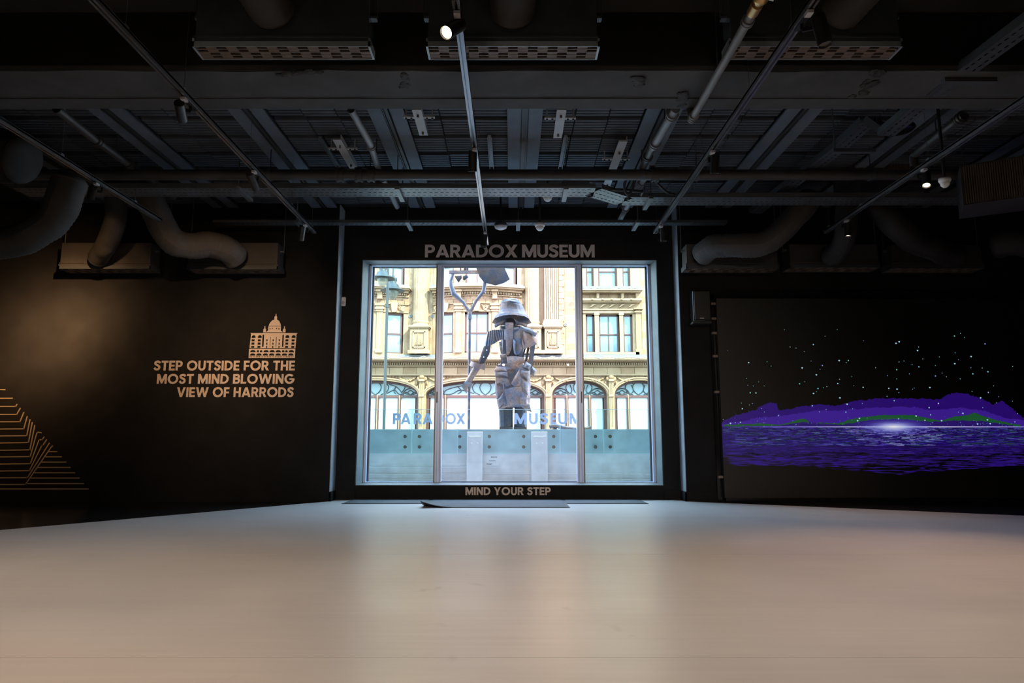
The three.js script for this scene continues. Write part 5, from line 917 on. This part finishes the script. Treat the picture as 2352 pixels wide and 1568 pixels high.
// ---- curved bow bays
for (const b of bows) {
  const zz = (x) => SAG * Math.max(0, 1 - ((x - b.x) / b.h) ** 2), at1 = (o) => b.x + o * K / 0.988;
  const bowed = (x0, x1, y0, y1, out, inn = 0.3, n = 28) => { const g = new THREE.BoxGeometry(x1 - x0, y1 - y0, out + inn, n, 1, 1).translate((x0 + x1) / 2, (y0 + y1) / 2, FZ + (out - inn) / 2), p = g.attributes.position; for (let i = 0; i < p.count; i++) p.setZ(i, p.getZ(i) + zz(p.getX(i))); g.computeVertexNormals(); return g; };
  const win = [[-92, -54], [-27, 27], [54, 92]];
  for (const [ya, yb, fl] of [[Yv(813), Yv(721), 1], [Yv(659), Yv(570), 2]]) {
    for (const [a, e] of win) { const c = at1((a + e) / 2), f = sash(at1(a), at1(e), ya, yb, FZ + zz(c) - 0.1, a === -27, lerp(ya, yb, 0.49), fl === 2 || a !== -27 ? M.pane : M.pane); const slope = -2 * SAG * (c - b.x) / b.h / b.h; f.geometry.translate(-c, 0, -(FZ + zz(c))).rotateY(-Math.atan(slope)).translate(c, 0, FZ + zz(c)); f.children.forEach((q) => q.geometry.translate(-c, 0, -(FZ + zz(c))).rotateY(-Math.atan(slope)).translate(c, 0, FZ + zz(c))); }
    for (const [a, e] of [[-103, -92], [-54, -27], [27, 54], [92, 103]]) part('bay_pier', bowed(at1(a), at1(e), ya, yb, 0.02, 0.4, 6), M.stoneCream);
    for (const o of [-41, 41]) {
      const x = at1(o), z = FZ + zz(x) + 0.02, w = 6.5 * K;
      if (fl === 1) {
        part('pilaster', [bx(x - w, x + w, ya + 0.1, yb + 0.02, z, z + 0.07), bx(x - w - 0.03, x + w + 0.03, ya, ya + 0.14, z, z + 0.11), bx(x - w - 0.03, x + w + 0.03, yb + 0.02, yb + 0.10, z, z + 0.11), bx(x - w - 0.07, x + w + 0.07, yb + 0.10, yb + 0.17, z, z + 0.15), bx(x - w - 0.04, x + w + 0.04, yb + 0.17, yb + 0.24, z, z + 0.12), bx(x - w - 0.08, x + w + 0.08, yb + 0.24, yb + 0.30, z, z + 0.16), bx(x - w + 0.03, x - w + 0.045, ya + 0.18, yb - 0.05, z + 0.07, z + 0.085), bx(x + w - 0.045, x + w - 0.03, ya + 0.18, yb - 0.05, z + 0.07, z + 0.085)], M.stoneCream);
        part('console', [bx(x - 0.09, x + 0.09, Yv(692), Yv(676), z, z + 0.18), bx(x - 0.13, x + 0.13, Yv(677), Yv(672), z, z + 0.30)], M.stoneCream);
      } else part('pilaster', [bx(x - w, x + w, ya, yb, z, z + 0.06), bx(x - w - 0.03, x + w + 0.03, ya, ya + 0.2, z, z + 0.1)], M.stoneCream);
    }
  }
  part('bay_lintel', bowed(b.x - b.h, b.x + b.h, Yv(721), Yv(659), 0.02, 0.4), M.stone);
  part('bay_lintel', bowed(b.x - b.h, b.x + b.h, Yv(570), yTop - 1, 0.02, 0.4), M.stone);
  part('bay_sill', bowed(b.x - b.h, b.x + b.h, yCor, Yv(813), 0.06, 0.4), M.stoneCream);
  part('bay_cornice', [bowed(b.x - b.h - 0.1, b.x + b.h + 0.1, Yv(668.5), Yv(664), 0.50, 0.1), bowed(b.x - b.h - 0.06, b.x + b.h + 0.06, Yv(671.5), Yv(668.5), 0.42, 0.1), bowed(b.x - b.h, b.x + b.h, Yv(676), Yv(671.5), 0.24, 0.1), bowed(b.x - b.h, b.x + b.h, Yv(684.5), Yv(682.5), 0.12, 0.1), bowed(b.x - b.h, b.x + b.h, Yv(702), Yv(700.5), 0.08, 0.1), bowed(b.x - b.h, b.x + b.h, Yv(720), Yv(716.5), 0.07, 0.1)], M.stoneCream);
  part('lead_ledge', bowed(b.x - b.h - 0.05, b.x + b.h + 0.05, Yv(664), Yv(660), 0.40, 0.1), M.lead);
  const dn = []; for (let x = b.x - b.h + 0.06; x < b.x + b.h - 0.05; x += 0.062) dn.push(bx(x, x + 0.034, Yv(681.5), Yv(677), FZ + zz(x), FZ + zz(x) + 0.17));
  part('dentil_row', dn, M.stoneCream).userData.kind = 'stuff';
  for (let i = 0; i < 14; i++) { const a = lerp(b.x - b.h, b.x + b.h, (i + 0.04) / 14), e = lerp(b.x - b.h, b.x + b.h, (i + 0.96) / 14); for (const [v0, v1] of [[684.5, 691.5], [692, 700]]) part('frieze_stone', bowed(a + (v0 > 690 ? 0.09 : 0), e + (v0 > 690 ? 0.09 : 0), Yv(v1), Yv(v0), 0.04, 0.02, 2), (i * 5 + v0) % 3 > 1 ? M.stonePink : M.stone); }
  for (const o of [-73, 0, 73]) {            // keystone with scrolls over each window
    const x = at1(o), z = FZ + zz(x) + 0.02, y = Yv(720), h = Yv(699) - y, c = P3(0, 0, 0);
    part('keystone', extrude(shapeOf([[-0.08, 0], [0.08, 0], [0.15, h], [-0.15, h]]), 0.16).translate(x, y, z), M.stoneCream);
    for (const s of [-1, 1]) { const l = []; for (let i = 0; i <= 24; i++) { const a = i / 24 * 3.6 * PI, r = 0.02 + 0.085 * i / 24; l.push(P3(x + s * (0.34 + r * Math.cos(a)), y + h * 0.42 + r * Math.sin(a), z + 0.05)); } l.push(P3(x + s * 0.18, y + h * 0.75, z + 0.04)); part('scroll', tube(l, 0.022, 6, 60), M.stoneCream); }
  }
}
// ---- flat bay beside them
for (const [a, b] of flatWin) sash(X1(a), X1(b), Yv(809), Yv(721), FZ - 0.16, b - a > 30, Yv(767));
for (const [a, b] of [[1346, 1364], [1374, 1418], [1430, 1448]]) sash(X2(a), X2(b), Yv(660), Yv(570), FZ - 0.16, false, Yv(622));
for (const [a, b] of [[1500, 1545], [1560, 1600], [1612, 1680]]) sash(X1(a), X1(b), Yv(809), Yv(721), FZ - 0.16, b - a > 50, Yv(767));
{
  const l = X1(1334), r = X1(1466), rr2 = X1(1474);
  for (const [a, b] of [[1366, 1376], [1423, 1432]]) part('window_mullion', [bx(X1(a), X1(b), Yv(812), Yv(718), FZ - 0.2, FZ + 0.05), bx(X1(a) - 0.02, X1(b) + 0.02, Yv(724), Yv(718), FZ, FZ + 0.08)], M.stoneCream);
  part('window_sill', [bx(l, r, Yv(815), Yv(809), FZ - 0.1, FZ + 0.14)], M.stoneCream);
  part('lead_ledge', bx(l, r, Yv(667), Yv(661.5), FZ, FZ + 0.34), M.lead);
  for (const u of [1350, 1364, 1412, 1436, 1449]) part('ledge_stay', bar(P3(X2(u), Yv(669), FZ + 0.3), P3(X2(u) + 0.1, Yv(666), FZ + 0.36), 0.02, 0.02), M.lead);
  part('bay_cornice', [bx(l - 0.05, rr2, Yv(672), Yv(669), FZ, FZ + 0.46), bx(l, rr2 - 0.06, Yv(675.5), Yv(672), FZ, FZ + 0.36), bx(l, rr2, Yv(693), Yv(688.5), FZ, FZ + 0.30), bx(l, rr2 - 0.04, Yv(696.5), Yv(693), FZ, FZ + 0.2), bx(l, r, Yv(713), Yv(710), FZ, FZ + 0.1), bx(l, r, Yv(719), Yv(715.5), FZ, FZ + 0.07)], M.stoneCream);
  for (const u of [1371, 1427]) part('console', [bx(X2(u) - 0.05, X2(u) + 0.05, Yv(687), Yv(676), FZ, FZ + 0.24)], M.stoneCream);
  for (let i = 0; i < 6; i++) part('frieze_stone', bx(lerp(l, r, (i + 0.03) / 6), lerp(l, r, (i + 0.97) / 6), Yv(688), Yv(676), FZ, FZ + 0.03), i % 2 ? M.stone : M.stonePink);
  for (const u of [1358, 1381, 1402, 1424, 1446]) part('boss_shadow_wedge', [sphere(P3(X2(u), Yv(690.5), FZ + 0.31), 0.045, 1, 1, 0.7), extrude(shapeOf([[-0.1, 0], [0.16, 0.14], [0.02, 0.14]]), 0.14).translate(X2(u), Yv(708), FZ)], M.stoneCream);  // bosses, plus wedges built in the slanted shape of the bracket shadows
  const p = X1(1466), w = 6 * K;
  part('pilaster', [bx(p - w, p + w, Yv(813), Yv(709), FZ, FZ + 0.10), bx(p - w - 0.04, p + w + 0.04, Yv(815), Yv(802), FZ, FZ + 0.14), bx(p - w - 0.05, p + w + 0.05, Yv(719), Yv(716), FZ, FZ + 0.16), bx(p - w - 0.08, p + w + 0.08, Yv(712), Yv(709.5), FZ, FZ + 0.2), bx(p - w, p + w, Yv(688), Yv(672), FZ, FZ + 0.25)], M.stone);
}
// ---- giant fluted columns and their pedestals
function fluted(cx, r, y0, y1, cz, n = 20) { const pts = []; for (let i = 0; i < n * 4; i++) { const a = i / (n * 4) * 2 * PI, q = r * (1 - 0.07 * [0, 0.75, 1, 0.75][i % 4]); pts.push([q * Math.cos(a), q * Math.sin(a)]); } return extrude(shapeOf(pts), y1 - y0).rotateX(-PI / 2).translate(cx, y0, cz); }
function pedestal(x0, x1, name) {
  const y = Yv(815), t = Yv(752), c = (x0 + x1) / 2, w = x1 - x0;
  part(name, [bx(x0 + 0.03, x1 - 0.03, y, t, FZ, FZ + 0.42), bx(x0 - 0.04, x1 + 0.04, y, y + 0.13, FZ, FZ + 0.50), bx(x0 - 0.05, x1 + 0.05, t - 0.05, t, FZ, FZ + 0.52), bx(x0 - 0.01, x1 + 0.01, t - 0.1, t - 0.05, FZ, FZ + 0.47)], M.stoneCream);
  const a = c - w * 0.32, b = c + w * 0.32, p0 = Yv(802), p1 = Yv(765), z = FZ + 0.42;
  part('panel_moulding', [bx(a, b, p1 - 0.04, p1, z, z + 0.05), bx(a, b, p0, p0 + 0.04, z, z + 0.05), bx(a, a + 0.04, p0, p1, z, z + 0.05), bx(b - 0.04, b, p0, p1, z, z + 0.05)], M.stoneCream);
  part('carved_relief', [sphere(P3(c, lerp(p0, p1, 0.55), z), 0.07, 1, 1.5, 0.7), sphere(P3(c - 0.09, lerp(p0, p1, 0.3), z), 0.045, 1, 1, 0.7), sphere(P3(c + 0.09, lerp(p0, p1, 0.3), z), 0.045, 1, 1, 0.7), bx(c - 0.04, c + 0.04, lerp(p0, p1, 0.2), lerp(p0, p1, 0.85), z, z + 0.05), bx(c - 0.12, c + 0.12, lerp(p0, p1, 0.18), lerp(p0, p1, 0.26), z, z + 0.06)], M.stone);
}
for (const [u, h] of [[966, 18], [1222, 17], [702, 18]]) {
  const x = X1(u), r = h * K, y = Yv(752);
  part('fluted_column', smooth(fluted(x, r, Yv(737), yTop - 2, FZ + 0.05), 0.3), M.stoneCream);
  part('column_base', [lathe([[r * 1.18, 0], [r * 1.22, 0.03], [r * 1.18, 0.07], [r * 1.04, 0.09], [r * 1.03, 0.13], [r * 1.12, 0.16], [r * 1.1, 0.2], [r, 0.25]], P3(x, y, FZ + 0.05), 32), bx(x - r * 1.25, x + r * 1.25, y - 0.001, y + 0.02, FZ, FZ + 0.46)], M.stoneCream);
  pedestal(x - 22 * K, x + 22 * K, 'pedestal');
}
{
  const a = X1(1250), b = X1(1282), n = 6, g = [bx(a, b, Yv(737), yTop - 2, FZ, FZ + 0.2)];
  for (let i = 0; i <= n; i++) { const x = lerp(a + 0.03, b - 0.03, i / n); g.push(bx(x - 0.025, x + 0.025, Yv(737), yTop - 2, FZ + 0.2, FZ + 0.25)); }
  part('fluted_pilaster', g, M.stoneCream);
  part('column_base', [bx(a - 0.05, b + 0.05, Yv(745), Yv(740), FZ, FZ + 0.34), bx(a - 0.02, b + 0.02, Yv(740), Yv(736), FZ, FZ + 0.28), bx(a - 0.08, b + 0.08, Yv(752), Yv(745), FZ, FZ + 0.38)], M.stoneCream);
  pedestal(X1(1248), X1(1288), 'pedestal');
  part('shade_strip', bx(X1(1240), X1(1249), Yv(752), yTop - 2, FZ, FZ + 0.02), M.stonePink);  // darker strip standing in for the shade between column and pilaster
}
// light strings climbing the columns
for (const u of [963, 1219, 1265]) { const l = []; for (let v = 600; v < 818; v += 9) l.push(P3(X1(u + rr(-3, 3)), Yv(v), FZ + 0.05 + (v > 748 ? 0.44 : 0.36))); part('light_string', tube(l, 0.007, 5, 120), M.bronze); }
// quoins and ashlar
{ let i = 0; for (let v = 606; v < 812; v += 13.3, i++) part('quoin_stone', bx(X1(1284), X1(i % 2 ? 1296 : 1293), Yv(v + 12.6), Yv(v), FZ, FZ + 0.07), M.stoneCream); }
for (const [a, b] of [[938, 946], [987, 993], [1298, 1334], [1474, 1497], [1191, 1204]]) { let i = 0; for (let v = 602; v < 812; v += 13.4, i++) part('ashlar_stone', bx(X1(a) + 0.01, X1(b) - 0.01, Yv(v + 13.2), Yv(v), FZ - 0.01, FZ + 0.014), [M.stoneCream, M.stone, M.stoneCream][(i * 7 + a) % 3]); }
for (const [u, v] of [[942, 726], [994, 727], [1299, 746]]) part('wall_rose', [place(new THREE.TorusGeometry(0.05, 0.02, 8, 16), P3(X1(u), Yv(v), FZ + 0.03), P3(0, 1, 0)), sphere(P3(X1(u), Yv(v), FZ + 0.02), 0.03)], M.lead);
// ---- main cornice
part('lead_upstand', bx(XA, XB, Yv(825), Yv(816), FZ, FZ + 0.22), M.lead);
part('main_cornice', [bx(XA, XB, Yv(829.5), Yv(825.5), FZ, FZ + 0.62), bx(XA, XB, Yv(831.5), Yv(829.5), FZ, FZ + 0.55), bx(XA, XB, Yv(834), Yv(831.5), FZ, FZ + 0.36), bx(XA, XB, Yv(841), Yv(839.5), FZ, FZ + 0.2), bx(XA, XB, Yv(843), Yv(841), FZ, FZ + 0.14), bx(XA, XB, Yv(862.5), Yv(859.5), FZ, FZ + 0.16), bx(XA, XB, Yv(864), Yv(862.5), FZ, FZ + 0.1)], M.stoneCream);
{ const dn = []; for (let x = -7.2; x < 7.2; x += 0.068) dn.push(bx(x, x + 0.038, Yv(839), Yv(834.5), FZ, FZ + 0.27)); part('dentil_row', dn, M.stoneCream).userData.kind = 'stuff'; }
{ const l = []; for (let x = -7.5; x <= 7.5; x += 0.3) l.push(P3(x, Yv(825.8) + 0.025 * Math.sin(x * 9) + 0.01, FZ + 0.63)); part('light_string', [tube(l, 0.012, 5, 200), ...l.map((p) => sphere(p, 0.028, 1, 1, 1, 6, 5))], M.white); }
for (let i = 0; i < 30; i++) { const a = lerp(-7.8, 7.8, i / 30), b = lerp(-7.8, 7.8, (i + 1) / 30); part('frieze_stone', bx(a + 0.006, b - 0.006, Yv(859), Yv(844), FZ - 0.01, FZ + 0.03 + 0.006 * (i % 3)), [M.stoneCream, M.stone, M.stoneCream, M.stonePink][(i * 5) % 4 > 2 ? 1 : (i * 3) % 3]); }
for (let i = 0; i < 26; i++) { const a = lerp(-7.8, 7.8, i / 26), b = lerp(-7.8, 7.8, (i + 1) / 26); part('cornice_stone', bx(a + 0.005, b - 0.005, Yv(833.8), Yv(831.8), FZ, FZ + 0.38), i % 2 ? M.stone : M.stonePink); }
// ---- arcade: archivolts, piers, carving, shop windows
arches.forEach((a, ai) => {
  const ringG = (g0, g1, d) => extrude(shapeOf([...archPts(a.x0, a.x1, g1), ...archPts(a.x0, a.x1, g0).reverse()]), d, FZ);
  part('archivolt', [ringG(0, 0.07, 0.06), ringG(0.07, 0.12, 0.10)], M.stoneCream);
  const z = FZ - 0.3, fr = [extrude(shapeOf([...archPts(a.x0, a.x1, 0), ...archPts(a.x0, a.x1, -0.09).reverse()]), 0.08, z - 0.08), bx(a.x0, a.x1, Yv(912), Yv(906.5), z - 0.1, z + 0.02), bx(a.x0, a.x0 + 0.11, yBase, ySp, z - 0.1, z), bx(a.x1 - 0.11, a.x1, yBase, ySp, z - 0.1, z)];
  for (const m of a.mul) fr.push(bx(m - 0.065, m + 0.065, yBase, ySp, z - 0.1, z));
  const f = part('shop_window', fr, M.frame);
  mesh('fanlight_pane', extrude(shapeOf(archPts(a.x0 + 0.02, a.x1 - 0.02)), 0.015, z - 0.06), M.fan, f);
  const xs = [a.x0 + 0.1, ...a.mul, a.x1 - 0.1];
  for (let i = 0; i + 1 < xs.length; i++) { mesh('display_pane', bx(xs[i] + 0.05, xs[i + 1] - 0.05, yBase, Yv(912), z - 0.07, z - 0.055), M.blind, f); }
  for (const m of a.mul) mesh('mullion_bead', bx(m - 0.012, m + 0.02, yBase, ySp + 0.02, z, z + 0.03), M.stoneCream, f);
  // iron tracery
  const c = (a.x0 + a.x1) / 2, hw = (a.x1 - a.x0) / 2, yb = Yv(906), px = K, T = [], cur = (l, r = 0.016) => T.push(tube(l.map(([x, y]) => P3(c + x * px, yb + y * px, z - 0.02)), r, 5, 28));
  const H2 = hw / px;
  for (const s of [-1, 1]) {
    cur([[0, 1], [s * 9, 8], [s * 13, 18], [s * 10, 26], [s * 5, 29]]);
    cur([[s * 12, 27], [s * 22, 28], [s * 30, 20], [s * 26, 8], [s * 12, 1]]);
    const fx = H2 - 21;
    const fl = []; for (let i = 0; i <= 14; i++) { const t = PI * i / 14; fl.push([s * fx + 17 * Math.cos(t), 15 * Math.sin(t) + 0.5]); } cur(fl, 0.02);
    for (const [o, w, h] of [[0, 6, 11], [-9, 4, 7], [9, 4, 7]]) cur([[s * fx, 1], [s * fx + o - w, h * 0.6], [s * fx + o, h], [s * fx + o + w, h * 0.6], [s * fx, 1]]);
    if (fx - 17 > 40) { const e = fx - 17; cur([[s * e, 1], [s * (e - 8), 12], [s * lerp(e, 30, 0.5), 20], [s * 32, 25]]); cur([[s * 26, 4], [s * lerp(e, 30, 0.6), 12], [s * lerp(e, 30, 0.3), 3], [s * e, 2]]); cur([[s * (e - 4), 5], [s * (e + 4), 18], [s * (e - 2), 24]]); cur([[s * lerp(e, 30, 0.5), 20], [s * lerp(e, 30, 0.62), 10], [s * lerp(e, 30, 0.5), 3]]); }
    else cur([[s * (fx - 17), 1], [s * (fx - 26), 10], [s * (fx - 22), 24]]);
  }
  mesh('iron_tracery', T, M.iron, f);
});
for (let i = 0; i + 1 < arches.length; i++) {
  const x = (arches[i].x1 + arches[i + 1].x0) / 2, w = (arches[i + 1].x0 - arches[i].x1) / 2 - 0.02, z = FZ;
  part('arcade_pier', [bx(x - w * 0.72, x + w * 0.72, -4.6, Yv(874), z, z + 0.12), bx(x - w, x + w, -4.6, Yv(987), z, z + 0.2), bx(x - w * 0.9, x + w * 0.9, Yv(911), Yv(906), z, z + 0.17), bx(x - w * 0.95, x + w * 0.95, Yv(876), Yv(871), z, z + 0.2), bx(x - w * 0.3, x - w * 0.22, Yv(980), Yv(880), z + 0.12, z + 0.14), bx(x + w * 0.22, x + w * 0.3, Yv(980), Yv(880), z + 0.12, z + 0.14)], M.stoneCream);
  part('carved_capital', [sphere(P3(x, Yv(866), z + 0.12), 0.09, 1.2, 1, 0.8), ...[-1, 1].flatMap((s) => [sphere(P3(x + s * 0.13, Yv(870), z + 0.08), 0.07, 1, 1.3, 0.8), sphere(P3(x + s * 0.20, Yv(880), z + 0.05), 0.05, 0.8, 1.6, 0.8), sphere(P3(x + s * 0.17, Yv(889), z + 0.04), 0.04, 0.8, 1.5, 0.8)])], M.stone);
  for (const s of [-1, 1]) {
    const l = (k) => P3(x + s * (0.26 + 0.62 * k), Yv(867) - 0.13 * Math.sin(PI * k), z + 0.05);
    const q = []; for (let k = 0; k <= 10; k++) q.push(l(k / 10));
    part('carved_swag', [tube(q, 0.032, 6, 24), ...q.map((p, k) => sphere(p, 0.035 + 0.02 * (k % 2), 1, 1, 0.8, 8, 6)), ...[0.95, 1.15, 1.35, 1.55].map((k) => sphere(P3(x + s * (0.26 + 0.62 * k), Yv(866.5) + 0.02 * (k * 7 % 2), z + 0.03), 0.04, 1.5, 0.8, 0.7, 8, 6))], M.stone);
  }
}

// ---------------------------------------------------------------- set every group on its own base
scene.updateMatrixWorld(true);
for (const o of scene.children) if (o.isGroup) {
  const b = new THREE.Box3().setFromObject(o), c = P3((b.min.x + b.max.x) / 2, b.min.y, (b.min.z + b.max.z) / 2);
  o.children.forEach((k) => k.position.sub(c)); o.position.copy(c);
}
renderer.render(scene, camera);
